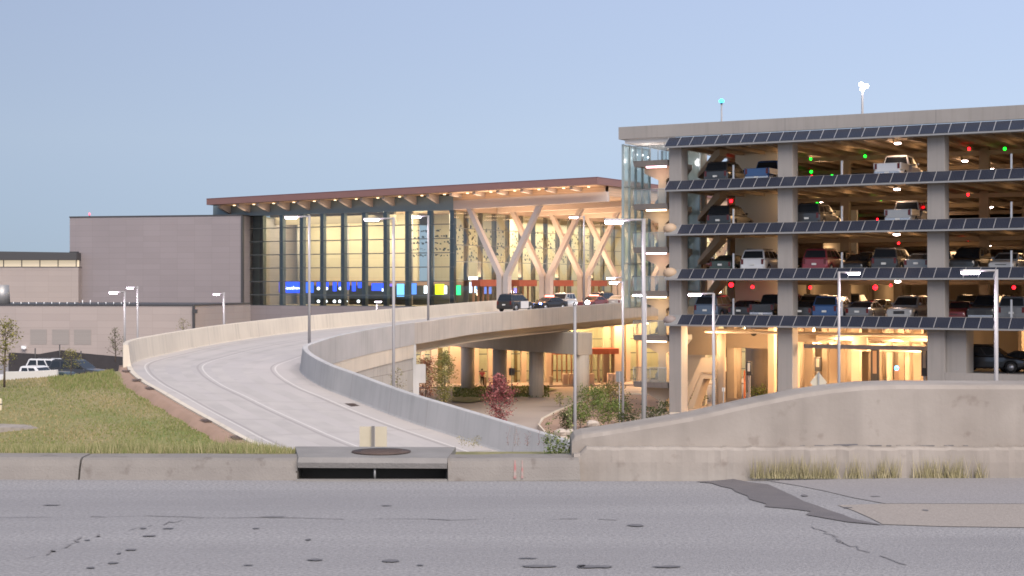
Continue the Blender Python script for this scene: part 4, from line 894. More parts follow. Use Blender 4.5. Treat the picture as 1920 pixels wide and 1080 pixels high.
# ------------------------------------------------------------------ stair tower at the car park corner
tw = thing('stair_tower', 'glazed stair tower with stacked concrete landings beside the car park', 'stair tower', tuple(G(-2, 2, -8.6)))
b = MB(); b.add([G(-3.85, .5, -.1), G(-3.85, 5.2, -.1), G(-3.85, 5.2, 12.25), G(-3.85, .5, 12.25)], [(0, 1, 2, 3)]); b.build('glass_wall', GLASS_S, tw, True)
b = MB()
for d in (.5, 1.6, 2.7, 3.9, 5.2): b.box(-3.95, -3.78, d - .07, d + .07, -.2, 12.28, fr=G)
for z in (-.15, 3.2, 6.3, 9.1, 12.2): b.box(-3.93, -3.8, .5, 5.2, z - .05, z + .05, fr=G)
b.build('glazing_frame', mat('tower_frame', (.30, .36, .37), .4, .3), tw, True)
b = MB(); b.add([G(-3.7, 7.2, -.1), G(-.4, 7.2, -.1), G(-.4, 7.2, 12.25), G(-3.7, 7.2, 12.25)], [(0, 1, 2, 3)]); b.build('rear_glass', GLASS_S, tw, True)
b = MB()
for t in (-3.7, -2.6, -1.5, -.4): b.box(t - .06, t + .06, 7.1, 7.28, -.2, 12.28, fr=G)
b.build('rear_frame', mat('tower_frame', (.30, .36, .37), .4, .3), tw, True)
LZ = [10.95, 7.68, 4.42, 1.12, -2.22, -5.75]
for i, z in enumerate(LZ):
    b = MB(); b.hexa([G(-3.0, .65, z - .42), G(-.02, .3, z - .42), G(-.02, 4, z - .42), G(-3.0, 4, z - .42), G(-3.0, .4, z), G(-.02, .05, z), G(-.02, 4, z), G(-3.0, 4, z)]); b.build('landing', CONC_GAR, tw, True)
    b = MB(); b.add([G(-2.98, .42, z + .02), G(-.06, .12, z + .02), G(-.06, .12, z + 1.1), G(-2.98, .42, z + 1.1)], [(0, 1, 2, 3)])
    b.build('railing_glass', GLASS_R, tw, True)
    b = MB(); b.tube([G(-2.98, .42, z + 1.1), G(-.06, .12, z + 1.1)], .03, 6)
    for t in (-2.95, -2.2, -1.5, -.8, -.1): b.tube([G(t, .42 - (t + 2.98) * .103, z), G(t, .42 - (t + 2.98) * .103, z + 1.1)], .025, 6)
    b.build('handrail', STEEL, tw, True)
    if i < 5:
        b = MB(); b.box(-1.95, -.35, .55, .75, z - .53, z - .425, fr=G); b.build('strip_light', STRIP if i in (0, 2) else STRIPW, tw, True)
        lamp_light(tw, 'POINT', G(-1.2, .7, z - 1.3), 12, (1, .66, .34), .3, name='landing_light')
    # T shaped core pier with flared head, up to the landing above
    zt_ = z - .42; zb_ = (LZ[i + 1] if i < 5 else -8.6)
    b = MB(); b.prism([(-1.42, zb_), (-.78, zb_), (-.78, zt_ - 1.0), (-.1, zt_ - .45), (-.1, zt_ - .002), (-2.6, zt_ - .002), (-2.6, zt_ - .45), (-1.42, zt_ - 1.0)], lambda u, v, w_: G(u, w_, v), 1.6, 2.2)
    b.build('core_pier', mat('tower_core', (.50, .43, .33), .8), tw, True)
    if i < 5:
        b = MB(); zl = LZ[i + 1]
        b.prism([(-2.9, zl), (-2.9, zl + .35), (-.3, z - .05), (-.3, z - .42)], lambda u, v, w_: G(u, w_, v), 4.2, 5.4); b.build('stair_flight', mat('stair_steel', (.28, .30, .31), .6), tw, True)
b = MB(); b.box(-3.5, -.3, 8, 8.3, -8.6, 12.2, fr=G); b.build('tower_back_wall', mat('tower_rear_wall', (.42, .40, .36), .8), tw, True)
for i in range(5):
    x, y = ((1187, 282), (1194, 290), (1205, 291), (1215, 295), (1220, 303))[i]
    p = P(x, y, 124.0); o = thing('globe_light', f'tiny round lamp at the head of the stair tower, {orn[i]} from its glass side', 'light', tuple(p), group='stair tower globe lights')
    b = MB(); b.ell((0, 0, 0), (.07, .07, .07), 8, 6); b.build('lens', WHITES, o); b = MB(); b.tube([(0, 0, .05), (0, 0, 11.9 - p.z if p.z < 11.7 else .2)], .012, 6); b.build('stem', STEEL, o)

# open stair behind the first column at ground level
st = thing('staircase', 'concrete stair with solid sides rising behind the corner column', 'staircase', tuple(G(3, 4, -7.95)))
b = MB(); tA, tB, tC = gt(1288, 4.0), gt(1316, 4.0), gt(1346, 4.0)
def zy(x, y, d): return HC - (y - HY) / FP * G(gt(x, d), d, 0).y
steps = 11; prof = []
for k in range(steps): prof += [(tA + (tB - tA) * k / steps, -7.95 + 2.75 * k / steps), (tA + (tB - tA) * k / steps, -7.95 + 2.75 * (k + 1) / steps)]
prof += [(tC, -5.2), (tC, -5.55), (tB + .1, -5.6), (tA + .5, -7.95)]
b.prism(prof, lambda u, v, w_: G(u, w_, v), 4.05, 5.5); b.build('steps', mat('stair_concrete', (.50, .41, .31), .8), st, True)
b = MB(); b.prism([(tA - .1, -7.9), (tB, -5.1), (tC, -5.1), (tC, -4.0), (tB, -4.0), (tA - .1, -6.8)], lambda u, v, w_: G(u, w_, v), 3.9, 4.02)
b.prism([(tA - .1, -7.9), (tB, -5.1), (tC, -5.1), (tC, -4.0), (tB, -4.0), (tA - .1, -6.8)], lambda u, v, w_: G(u, w_, v), 5.52, 5.64); b.build('side_panel', mat('stair_concrete', (.50, .41, .31), .8), st, True)
b = MB(); b.box(tC - .25, tC, 4.2, 5.3, -7.95, -5.56, fr=G); b.build('support_wall', CONC_INT, st, True)
b = MB(); b.box(gt(1290, 6.5), gt(1345, 6.5), 6.5, 6.7, -3.9, -1.5, fr=G); b.build('stair_back_wall', CONC_INT, st, True)

lamp_light(st, 'POINT', G(2.4, 2.0, -2.6), 260, (1, .66, .36), .3, name='stair_fill')  # lamp without a fitting, added to brighten the stair
# roof masts
m1 = thing('beacon_mast', 'thin mast with a bright blue beacon on the car park roof', 'mast', tuple(G(gt(1353, 6), 6, 13.4)))
q = m1.location; hz = HC + (HY - 192) / FP * q.y - q.z
b = MB(); b.tube([(0, 0, -1.5), (0, 0, hz)], .06, 8); b.build('pole', POLE, m1); b = MB(); b.ell((0, 0, hz + .1), (.2, .2, .16), 12, 8); b.build('beacon', BLUEB, m1)
b = MB(); b.tube([(0, 0, hz - .12), (0, 0, hz)], .12, 10); b.build('collar', DARK, m1)
m2 = thing('floodlight_mast', 'tall mast carrying a cluster of white floodlights on the car park roof', 'mast', tuple(G(gt(1617, 14), 14, 13.4)))
q = m2.location; hz = HC + (HY - 170) / FP * q.y - q.z
b = MB(); b.tube([(0, 0, -1.5), (0, 0, hz)], [.11, .08], 8); b.build('pole', POLE, m2)
for dx, dz in ((-.12, .48), (.28, .36), (-.02, .12)):
    b = MB(); b.ell((dx, -.1, hz + dz), (.19, .12, .16), 12, 8); fl = b.build('floodlight', emat('floodlight_glow', (1, .93, .95), 14), m2)
    b = MB(); b.box(dx - .14, dx + .14, -.02, .15, hz + dz - .12, hz + dz + .12); b.build('housing', DARK, m2)
b = MB(); b.tube([(-.2, 0, hz + .3), (.3, 0, hz + .3)], .03, 6); b.build('cross_arm', POLE, m2)
# ------------------------------------------------------------------ vehicles
PAINTS = dict(black=(.012, .012, .014), charcoal=(.035, .036, .04), white=(.62, .62, .63), silver=(.38, .37, .36), grey=(.16, .165, .175), blue=(.03, .085, .22), red=(.20, .018, .03), tan=(.42, .30, .2), maroon=(.12, .02, .025), green=(.03, .045, .035), steel=(.10, .14, .2))
def paint(c): return mat('paint_' + c, PAINTS[c], .28, .25 if c in ('silver', 'grey', 'blue', 'steel', 'charcoal') else 0, coat=.6)
SPEC = {'suv': dict(L=4.95, W=1.96, hood=1.10, belt=1.16, H=1.84, cb=(-2.38, 1.15), cr=(-2.12, .25), tail=1.14),
        'sedan': dict(L=4.75, W=1.84, hood=.93, belt=.98, H=1.46, cb=(-1.95, 1.15), cr=(-1.05, .2), tail=1.02),
        'pickup': dict(L=5.75, W=2.02, hood=1.20, belt=1.22, H=1.92, cb=(-.78, 1.45), cr=(-.62, .72), tail=.78)}
def make_car(kind, pm, label, cat_, plain=False):
    s = SPEC[kind]; L, W, H = s['L'], s['W'], s['H']; w = W / 2; r = thing({'suv': 'parked_suv', 'sedan': 'parked_sedan', 'pickup': 'parked_pickup'}[kind], label, cat_)
    x0, x1 = -L / 2, L / 2; wh = (x0 + L * .19, x1 - L * .185); wr = .39 if kind != 'sedan' else .33; zb = .26 if kind != 'sedan' else .2
    st_ = [(x0, .5, s['tail'] - .06, .90), (x0 + .06, zb + .12, s['tail'], .96)]
    ev = []
    for c in wh: ev += [c - wr - .1, c - wr - .08, c - wr * .6, c, c + wr * .6, c + wr + .08, c + wr + .1]
    xs = sorted(ev + [s['cb'][0], s['cb'][1], 0, x1 - .5])
    for x in xs:
        dz = zb
        for c in wh:
            q = abs(x - c)
            if q < wr + .09: dz = max(dz, math.sqrt(max(0, (wr + .09) ** 2 - q * q)) + wr * .72)
        if kind == 'pickup' and x < s['cb'][0]: tz = .8
        elif x <= s['cb'][0]: tz = s['tail']
        elif x < s['cb'][1]: tz = s['belt']
        else: tz = s['hood'] - (x - s['cb'][1]) / (x1 - s['cb'][1]) * .13
        st_.append((x, dz, tz, 1.0 - .04 * max(0, (x - 1) / (x1 - 1)) ** 2))
    st_ += [(x1 - .06, zb + .1, s['hood'] - .17, .93), (x1, .45, s['hood'] - .30, .86)]
    b = MB(); rings = []
    for x, za, zt_, ww in st_:
        h = zt_ - za; q = w * ww
        half = [(q * .90, za), (q, za + min(.12, h * .3)), (q * 1.0, za + h * .55), (q * .97, zt_ - .10 if h > .3 else zt_ - h * .2), (q * .88, zt_ - .015), (q * .5, zt_ + .015)]
        rings.append([(x, -y, z) for y, z in half] + [(x, y, z) for y, z in half[::-1]])
    b.loft(rings); body = b.build('body', pm, r, bevel=.02)
    b = MB(); b.box(x0 + .25, x1 - .25, -w * .68, w * .68, zb, s['belt'] * .55); b.build('underbody', BLACKM, r)
    (ca, cbx), (ra, rb) = s['cb'], s['cr']; zb0 = s['belt'] - .03; wb_, wr_ = w * .93, w * .76
    b = MB(); b.loft([[(x, y * wa, z) for x, y, wa, z in ((ca, -1, wb_, zb0), (cbx, -1, wb_, zb0), (cbx, 1, wb_, zb0), (ca, 1, wb_, zb0))],
                      [(x, y * wa, z) for x, y, wa, z in ((ra, -1, wr_, H - .06), (rb, -1, wr_, H - .06), (rb, 1, wr_, H - .06), (ra, 1, wr_, H - .06))],
                      [(x, y * wa, z) for x, y, wa, z in ((ra + .12, -1, wr_ - .14, H), (rb - .12, -1, wr_ - .14, H), (rb - .12, 1, wr_ - .14, H), (ra + .12, 1, wr_ - .14, H))]])
    b.build('cabin', pm, r, bevel=.03)
    def cab(u, v, side):                                            # u along length 0 rear..1 front, v height
        x = (ca + (cbx - ca) * u) * (1 - v) + (ra + (rb - ra) * u) * v; y = (wb_ * (1 - v) + wr_ * v) * side
        return Vector((x, y + .008 * side, zb0 + (H - .06 - zb0) * v))
    for side in (-1, 1):
        b = MB()
        for u0, u1 in (((.05, .33), (.36, .63), (.66, .9)) if kind == 'suv' else ((.12, .46), (.5, .86))):
            q = [cab(u0, .12, side), cab(u1, .12, side), cab(u1 - .01, .88, side), cab(u0 + .01, .88, side)]; b.add(q if side < 0 else q[::-1], [(0, 1, 2, 3)])
        b.build('side_window', CARGL, r)
        b = MB(); m_ = cab(.9, .12, side); b.ell((m_.x, m_.y + .1 * side, m_.z + .08), (.07, .12, .09), 8, 6); b.build('mirror', pm, r)
    for nm, u, sg in (('windshield', 1, 1), ('rear_window', 0, -1)):
        p = [Vector(((cbx if u else ca) * (1 - v) + (rb if u else ra) * v + .008 * sg, y * (wb_ * (1 - v) + wr_ * v) * .9, zb0 + (H - .06 - zb0) * v)) for y, v in ((-1, .1), (1, .1), (1, .9), (-1, .9))]
        b = MB(); b.add(p if sg > 0 else p[::-1], [(0, 1, 2, 3)]); b.build(nm, CARGL, r)
    for c in wh:
        for side in (-1, 1):
            b = MB(); y0, y1 = side * (w - .24), side * (w - .015); b.tube([(c, y0, wr), (c, y1, wr)], wr, 18); t = b.build('wheel', RUB, r)
            b = MB(); b.tube([(c, y1 - side * .02, wr), (c, y1 + side * .008, wr)], wr * .62, 14); b.build('rim', RIM, t)
    for side in (-1, 1):
        b = MB(); b.box(x1 - .16, x1 - .02, side * w * .62 - .2, side * w * .62 + .2, s['hood'] - .44, s['hood'] - .27); b.build('headlight', LENSW, r)
        b = MB(); b.box(x0 - .015, x0 + .12, side * w * .80 - .09, side * w * .80 + .09, s['belt'] - .42, s['belt'] - .04); b.build('tail_light', LENSR, r)
    b = MB(); b.box(x0 - .10, x0 + .12, -w * .88, w * .88, .42, .62); b.build('rear_bumper', CHROME if kind == 'pickup' else pm, r, bevel=.03)
    b = MB(); b.box(x1 - .10, x1 + .06, -w * .82, w * .82, .36, .56); b.build('front_bumper', CHROME if kind == 'pickup' else pm, r, bevel=.03)
    b = MB(); b.box(x1 - .05, x1 + .012, -w * .40, w * .40, .58, s['hood'] - .30); b.build('grille', BLACKM, r)
    b = MB(); b.box(x0 - .115, x0 - .02, -.16, .16, .66 if kind != 'pickup' else .46, .80 if kind != 'pickup' else .6); b.build('licence_plate', PLATE, r)
    if kind == 'pickup':
        b = MB(); b.box(x0 + .03, ca - .02, -w * .97, -w * .87, .78, s['belt']); b.box(x0 + .03, ca - .02, w * .87, w * .97, .78, s['belt']); b.box(ca - .08, ca - .02, -w * .87, w * .87, .8, s['belt']); b.build('bed_side', pm, r, bevel=.015)
        b = MB(); b.box(x0 - .01, x0 + .07, -w * .80, w * .80, .66, s['belt'] - .01); b.build('tailgate', pm, r, bevel=.015)
    if kind == 'suv':
        b = MB()
        for side in (-1, 1): b.tube([(ra + .2, side * wr_ * .85, H + .03), (rb - .2, side * wr_ * .85, H + .03)], .025, 6)
        b.build('roof_rail', BLACKM, r)
    return r
CACHE = {}
def car(kind, col, label, cat_, loc, yaw, group=None):
    pm = paint(col)
    if kind not in CACHE:
        o = make_car(kind, pm, label, cat_)
        CACHE[kind] = [o, pm, False]
    src, spm, used = CACHE[kind]
    if not used: o = src; CACHE[kind][2] = True
    else:
        o = copy_tree(src)
    def rep(x):
        for ch in x.children:
            if ch.type == 'MESH' and ch.data.materials[0].name.startswith('paint_'):
                ch.material_slots[0].link = 'OBJECT'; ch.material_slots[0].material = pm
            rep(ch)
    rep(o); tag(o, label, cat_, group); o.location = loc; o.rotation_euler = (0, 0, yaw); return o
def gcar(i, x, kind, col, label, front=False, d=None, yaw=0, cat_=None, z=None):
    """car in a bay of deck i+1, its near end by the awning, at photo column x"""
    L = SPEC[kind]['L']; d = d if d is not None else 1.15
    dn = d + L / 2; t = gt(x, d + .6); p = G(t, dn, gz[i + 1] + .01 if z is None else z)
    # keep its near end on the sight line of x
    return car(kind, col, label, cat_ or {'suv': 'suv', 'sedan': 'car', 'pickup': 'pickup truck'}[kind], p, YAWF + (math.pi if front else 0) + yaw, 'cars parked on the decks')
GC = [(0, 1347, 'suv', 'charcoal', 'black suv parked tail out on the top deck beside the stair end'), (0, 1424, 'pickup', 'blue', 'blue pickup parked tail out on the top deck'), (0, 1668, 'pickup', 'white', 'white pickup parked tail out on the top deck left of the third column'),
      (1, 1352, 'suv', 'black', 'glossy black suv on the second deck beside the stair end'), (1, 1518, 'suv', 'charcoal', 'dark suv just right of the second column on the second deck'), (1, 1688, 'pickup', 'silver', 'silver pickup parked tail out on the second deck'),
      (2, 1356, 'sedan', 'green', 'dark green car beside the white suv on the third deck'), (2, 1416, 'suv', 'white', 'white suv parked tail out on the third deck'), (2, 1532, 'suv', 'red', 'dark red suv parked on the third deck'),
      (2, 1662, 'suv', 'charcoal', 'dark suv under two ceiling lamps on the third deck'), (2, 1722, 'sedan', 'grey', 'grey car half behind the third column on the third deck'),
      (3, 1328, 'suv', 'steel', 'slate suv beside the stair end on the fourth deck'), (3, 1391, 'sedan', 'black', 'black car in the first bay of the fourth deck, left of a chrome trimmed pickup'), (3, 1433, 'pickup', 'black', 'black pickup with a chrome bumper left of the second column, fourth deck'),
      (3, 1505, 'sedan', 'charcoal', 'low dark car right of the second column on the fourth deck'), (3, 1551, 'suv', 'blue', 'blue suv parked tail out on the fourth deck'), (3, 1612, 'sedan', 'grey', 'grey car between the blue and silver suvs on the fourth deck'),
      (3, 1900, 'suv', 'grey', 'grey suv at the right end of the fourth deck')]
for a in GC: gcar(*a)
gcar(2, 1600, 'sedan', 'black', 'black car left of the lamp lit suv on the third deck', True)
gcar(2, 1806, 'suv', 'black', 'black suv right of the third column on the third deck', True)
gcar(2, 1880, 'sedan', 'silver', 'pale silver car facing out on the third deck', True)
gcar(3, 1690, 'suv', 'silver', 'silver suv facing out on the fourth deck', True)
gcar(3, 1790, 'sedan', 'maroon', 'maroon car just right of the third column on the fourth deck', True)
gcar(3, 1842, 'pickup', 'charcoal', 'charcoal pickup facing out on the fourth deck', True)
gcar(2, 1305, 'sedan', 'tan', 'tan car lit orange behind the stair flight on the third deck', False, 7.5)
gcar(1, 1415, 'sedan', 'black', 'low black car in the second row of the second deck', False, 9)
for i, x, d, kind, col, lab in ((2, 1570, 12, 'suv', 'black', 'black suv in the shaded second row of the third deck'), (2, 1700, 13, 'sedan', 'charcoal', 'charcoal car in the second row behind the third column, third deck'), (3, 1470, 14, 'suv', 'maroon', 'maroon suv in the second row of the fourth deck'), (3, 1640, 13, 'sedan', 'black', 'black car in the second row behind the silver suv, fourth deck'),
                            (3, 1815, 14, 'suv', 'charcoal', 'charcoal suv in the second row of the fourth deck'), (2, 1835, 12, 'sedan', 'grey', 'grey car in the second row left of the pale silver car'), (2, 1765, 13, 'suv', 'steel', 'slate suv in the second row behind the third column, third deck')):
    gcar(i, x, kind, col, lab, False, d)
for i, x, d, kind, col, lab in ((3, 1408, 13, 'suv', 'black', 'black suv in the second row of the fourth deck, first bay'), (3, 1522, 12.5, 'suv', 'grey', 'grey suv in the second row left of the blue suv, fourth deck'), (3, 1580, 13, 'pickup', 'charcoal', 'charcoal pickup in the second row right of the blue suv, fourth deck'), (3, 1780, 13, 'sedan', 'steel', 'slate car in the second row right of the third column, fourth deck'), (3, 1880, 13, 'suv', 'black', 'black suv in the second row at the right end of the fourth deck'),
        (2, 1500, 12.5, 'sedan', 'black', 'black car in the second row just right of the second column, third deck'), (2, 1632, 12.5, 'suv', 'grey', 'grey suv in the second row left of the lamp lit suv, third deck'), (2, 1890, 13, 'pickup', 'charcoal', 'charcoal pickup in the second row behind the pale silver car'), (1, 1556, 13, 'sedan', 'charcoal', 'charcoal car in the second row of the second deck')):
    gcar(i, x, kind, col, lab, False, d)
car('suv', 'black', 'black suv side on behind the low wall of the raised corner deck', 'suv', G(gt(1858, 4), 4.0, -4.48), math.atan2(NX.y, NX.x), 'cars parked on the decks')
car('sedan', 'charcoal', 'dark car cut by the frame edge on the raised corner deck', 'car', G(gt(1930, 5), 5.0, -4.48), math.atan2(NX.y, NX.x), 'cars parked on the decks')
# lot behind the lawn
yl = math.radians(-18)
car('pickup', 'white', 'white crew cab pickup parked behind the lawn', 'pickup truck', P(62, 720, 124).xy.to_3d() + Vector((0, 0, -6.60)), yl)
car('suv', 'white', 'white suv behind the pickup in the lot', 'suv', P(103, 712, 138).xy.to_3d() + Vector((0, 0, -6.60)), yl)
car('sedan', 'green', 'dark green car with a shiny bonnet next to the white pickup', 'car', P(125, 720, 124).xy.to_3d() + Vector((0, 0, -6.60)), yl)
car('suv', 'charcoal', 'dark suv behind the shrub at the end of the lot', 'suv', P(147, 712, 136).xy.to_3d() + Vector((0, 0, -6.60)), yl)
# departures road
def on_deck(x, Y, rx=0): return P(x, 536, Y).xy.to_3d()
def deck_z(p):
    best = min(((across(u, s) - p).xy.length, across(u, s).z) for u in [12 + i * .1 for i in range(41)] for s in [k / 10 for k in range(11)]); return best[1]
def dcar(kind, col, label, x, Y, yaw, cat_=None):
    p = on_deck(x, Y); p.z = deck_z(p) + .01
    return car(kind, col, label, cat_ or {'suv': 'suv', 'sedan': 'car', 'pickup': 'pickup truck'}[kind], p, yaw, 'cars stopped at departures')
pol = dcar('suv', 'black', 'black and white police suv stopped at the start of the departures kerb', 967, 171, YAWF, 'police car')
PW = paint('white')
for side in (-1, 1):
    b = MB(); b.box(-.62, 1.05, side * .982 - .008, side * .982 + .008, .34, 1.10); b.build('white_door', PW, pol)
    b = MB(); q = [(-.62, side * .93, 1.12), (1.0, side * .93, 1.12), (.18, side * .755, 1.74), (-.55, side * .755, 1.74)]
b = MB(); b.box(-.3, -.05, -.6, .6, 1.85, 1.97); b.build('light_bar', DARK, pol)
c2 = dcar('sedan', 'black', 'dark police car with a blue flashing light and red roof bar', 1028, 176, YAWF + math.pi * .94, 'police car')
b = MB(); b.ell((2.25, .75, .72), (.12, .14, .13), 10, 6); b.build('flashing_light', BLUEP, c2)
b = MB(); b.box(-.35, -.1, -.55, .55, 1.47, 1.60); b.build('roof_light_bar', REDP, c2)
c3 = dcar('suv', 'silver', 'silver suv facing us with glaring headlights', 1053, 180, YAWF + math.pi * 1.04)
for s_ in (-.62, .62):
    b = MB(); b.ell((2.47, s_, .80), (.08, .34, .20), 10, 6); b.build('lit_headlight', HEADL, c3)
c4 = dcar('sedan', 'maroon', 'low dark red car with one bright headlamp farther along the kerb', 1112, 186, YAWF + math.pi)
b = MB(); b.ell((2.4, .5, .72), (.1, .26, .22), 10, 6); b.build('lit_headlight', HEADL, c4)
b = MB(); b.box(-.35, -.1, -.55, .55, 1.47, 1.58); b.build('roof_light_bar', REDP, c4)
c5 = dcar('suv', 'charcoal', 'dark suv in the middle of the departures queue', 1136, 192, YAWF)
c6 = dcar('sedan', 'silver', 'pale car behind the dark suv in the departures queue', 1163, 190, YAWF + .1)
c7 = dcar('sedan', 'white', 'white car with a pinkish headlight at the far end of the queue', 1186, 196, YAWF + math.pi)
b = MB(); b.ell((2.4, .5, .72), (.1, .3, .25), 10, 6); b.build('lit_headlight', emat('pink_headlight', (1, .75, .75), 14), c7)

# ------------------------------------------------------------------ street lamps
lampn = [0]
def street_lamp(px, ptop, hx0, hx1, hy, Y, zb, label, rad=.075, pair=False):
    top = P(px, ptop, Y); t = thing('street_lamp', label, 'street lamp', (top.x, top.y, zb), group='street lamps'); h = top.z - zb
    b = MB(); b.tube([(0, 0, 0), (0, 0, h)], [rad * 1.0, rad * .8], 12); b.build('pole', POLE, t)
    b = MB(); b.loft([[(x * rad * 2.2, y * rad * 2.2, z) for x, y in ((-1, -1), (1, -1), (1, 1), (-1, 1))] for z in (0, .06)]); b.build('base_plate', STEEL, t)
    for k in range(2 if pair else 1):
        a = (hx0 - 960) / FP * Y - top.x + k * .18; c = (hx1 - 960) / FP * Y - top.x + k * .18; zz = HC + (HY - hy) / FP * Y - zb - k * .3; s = 1 if c > 0 else -1
        inner = min(abs(a), abs(c)) * s; out = max(abs(a), abs(c)) * s; hw = .16
        if s > 0: i0, o0 = min(a, c), max(a, c)
        else: i0, o0 = max(a, c), min(a, c)
        b = MB(); b.tube([(0, k * .05, zz + .06), (i0, k * .05, zz + .06)], rad * .5, 8); b.build('arm', POLE, t)
        b = MB(); b.box(min(i0, o0), max(i0, o0), -hw, hw, zz + .03, zz + .10); b.build('lamp_head', STEEL, t, bevel=.02)
        b = MB(); d = (abs(o0 - i0)) * .04
        b.loft([[(min(i0, o0) + d, -hw * .9, zz + .029), (max(i0, o0) - d, -hw * .9, zz + .029), (max(i0, o0) - d, hw * .9, zz + .029), (min(i0, o0) + d, hw * .9, zz + .029)],
                [(min(i0, o0) + d * 2, -hw * .7, zz - .055), (max(i0, o0) - d * 2, -hw * .7, zz - .055), (max(i0, o0) - d * 2, hw * .7, zz - .055), (min(i0, o0) + d * 2, hw * .7, zz - .055)]])
        b.build('lens', LAMP, t)
        l = bpy.data.lights.new('lamp', 'SPOT'); l.energy = 120; l.color = (1, .9, .97); l.spot_size = 2.4; l.spot_blend = .6; l.shadow_soft_size = .3
        q = bpy.data.objects.new('lamp', l); COL.objects.link(q); q.parent = t; q.location = ((i0 + o0) / 2, 0, zz - .1)
def top_z(A, px_):                                                   # barrier top under a lamp mounted on it
    return None
street_lamp(1207, 410, 1133, 1170, 416, 50, -6.2, 'nearest tall street lamp with a long glowing head left of the car park')
street_lamp(1868, 505, 1802, 1837, 511, 50, -6.2, 'tall street lamp at the right in front of the car park, arm to the left', .075)
street_lamp(738, 407, 682, 712, 412, 84, -8.9, 'street lamp rising from behind the inner ramp barrier, largest of the group before the hall', .09)
street_lamp(580, 404, 534, 558, 408, 90.4, -2.7, 'street lamp standing on the inner barrier at the bend of the ramp', .085)
street_lamp(803, 404, 771, 790, 407, 116.5, -2.1, 'street lamp fixed to the bridge parapet before the glass corner', .09)
street_lamp(1095, 404, 1067, 1084, 408, 147, -1.2, 'street lamp on the parapet in front of the crossing forked columns', .09)
street_lamp(1168, 528, 1137, 1153, 522, 104, -8.5, 'street lamp with two stacked glowing heads beside the planting bed', .085, True)
street_lamp(1211, 551, 1186, 1205, 554, 108, -8.6, 'lower street lamp just behind the nearest tall one', .07)
street_lamp(1338, 550, 1290, 1315, 553, 74, -8.3, 'street lamp in front of the first car park column, arm to the left', .08)
street_lamp(1573, 509, 1590, 1613, 513, 76, -8.3, 'street lamp with its arm to the right in front of the second bay', .08)
street_lamp(234, 547, 205, 220, 549, 100, -4.2, 'street lamp by the start of the outer barrier, lower of the left pair', .08)
street_lamp(258, 537, 238, 250, 540, 118, -6.6, 'street lamp just right of the one by the outer barrier start', .08)
street_lamp(420, 548, 400, 411, 552, 136, -6.6, 'lone street lamp in front of the tall panelled block', .10)
street_lamp(706, 571, 702, 716, 566, 178, -3.0, 'short street lamp peeping over the outer barrier below the screens', .06)
sp = thing('light_pole', 'slender grey pole without an arm in front of the bridge pier', 'pole', (*P(1078, 600, 72).xy, -8.3)); b = MB(); h = P(1078, 573, 72).z + 8.3
b.tube([(0, 0, 0), (0, 0, h)], [.085, .065], 10); b.build('pole', POLE, sp); b = MB(); b.tube([(0, 0, h), (0, 0, h + .03)], .085, 10); b.build('cap', STEEL, sp)
b = MB(); b.box(-.16, .16, -.16, .16, 0, .06); b.build('base_plate', STEEL, sp)

# ------------------------------------------------------------------ signs and small furniture
def post_sign(name, label, x0, x1, y0, y1, Y, zb, m, mp=STEEL, post_x=None, diamond=False, back=True):
    c = P((x0 + x1) / 2, (y0 + y1) / 2, Y); t = thing(name, label, 'sign', (c.x, c.y, zb)); hw = (x1 - x0) / 2 / FP * Y; hh = (y1 - y0) / 2 / FP * Y; z = c.z - zb
    b = MB()
    if diamond: b.prism([(-hw, z), (0, z - hh), (hw, z), (0, z + hh)], lambda u, v, w_: (u, w_, v), .03, .035)
    else: b.box(-hw, hw, .03, .036, z - hh, z + hh)
    b.build('sign_board', m, t)
    b = MB(); b.box(-.03, .03, -.03, .029, 0, z + hh * .95); b.build('post', mp, t)
    b = MB()
    for s_ in (-.5, .5): b.box(-.045, .045, -.036, -.031, z + hh * s_ - .02, z + hh * s_ + .02)
    b.build('bracket', STEEL, t); return t
SB = mat('sign_back', (.48, .43, .34), .55, col2=(.42, .38, .30), nscale=5)
dbl = thing('double_sign', 'back of two pale sign boards on one post behind the storm drain', 'sign', (*P(699.5, 800, 31).xy, -2.9))
z0 = P(700, 838, 31).z + 2.9 - .1; z1 = P(700, 800, 31).z + 2.9
for a, c in ((-.265, -.035), (.035, .265)):
    b = MB(); b.box(a, c, .03, .036, z0, z1); b.build('sign_board', SB, dbl)
b = MB(); b.box(-.028, .028, -.02, .03, -1.0, z1 + .01); b.build('post', mat('dark_post', (.16, .15, .15), .6), dbl)
post_sign('diamond_sign', 'back of a diamond road sign behind the wall under the car park', 1519, 1551, 697, 737, 70, -8.3, SB, diamond=True)
post_sign('road_sign', 'grey sign board seen from behind beside the planting bed', 1155, 1168, 696, 716, 112, -8.6, mat('dark_sign_back', (.16, .16, .16), .5))
post_sign('road_sign', 'grey sign on the grass island in front of the columns under the bridge', 954, 965, 690, 704, 152, -8.6, mat('dark_sign_back', (.16, .16, .16), .5))
post_sign('small_sign', 'little round white sign fixed near the first inner column of the car park', 1354, 1359, 727, 734, 112, -7.95, PLATE)
OR = mat('orange_post', (.50, .13, .035), .6)
op = thing('marker_post', 'tall orange post between the round columns of the car park', 'post', tuple(G(gt(1396, 3.5), 3.5, -7.95))); b = MB(); b.tube([(0, 0, 0), (0, 0, 3.1)], [.09, .06], 10); b.build('post', OR, op); b = MB(); b.tube([(0, 0, 0), (0, 0, .08)], .18, 12); b.build('base', DARK, op)
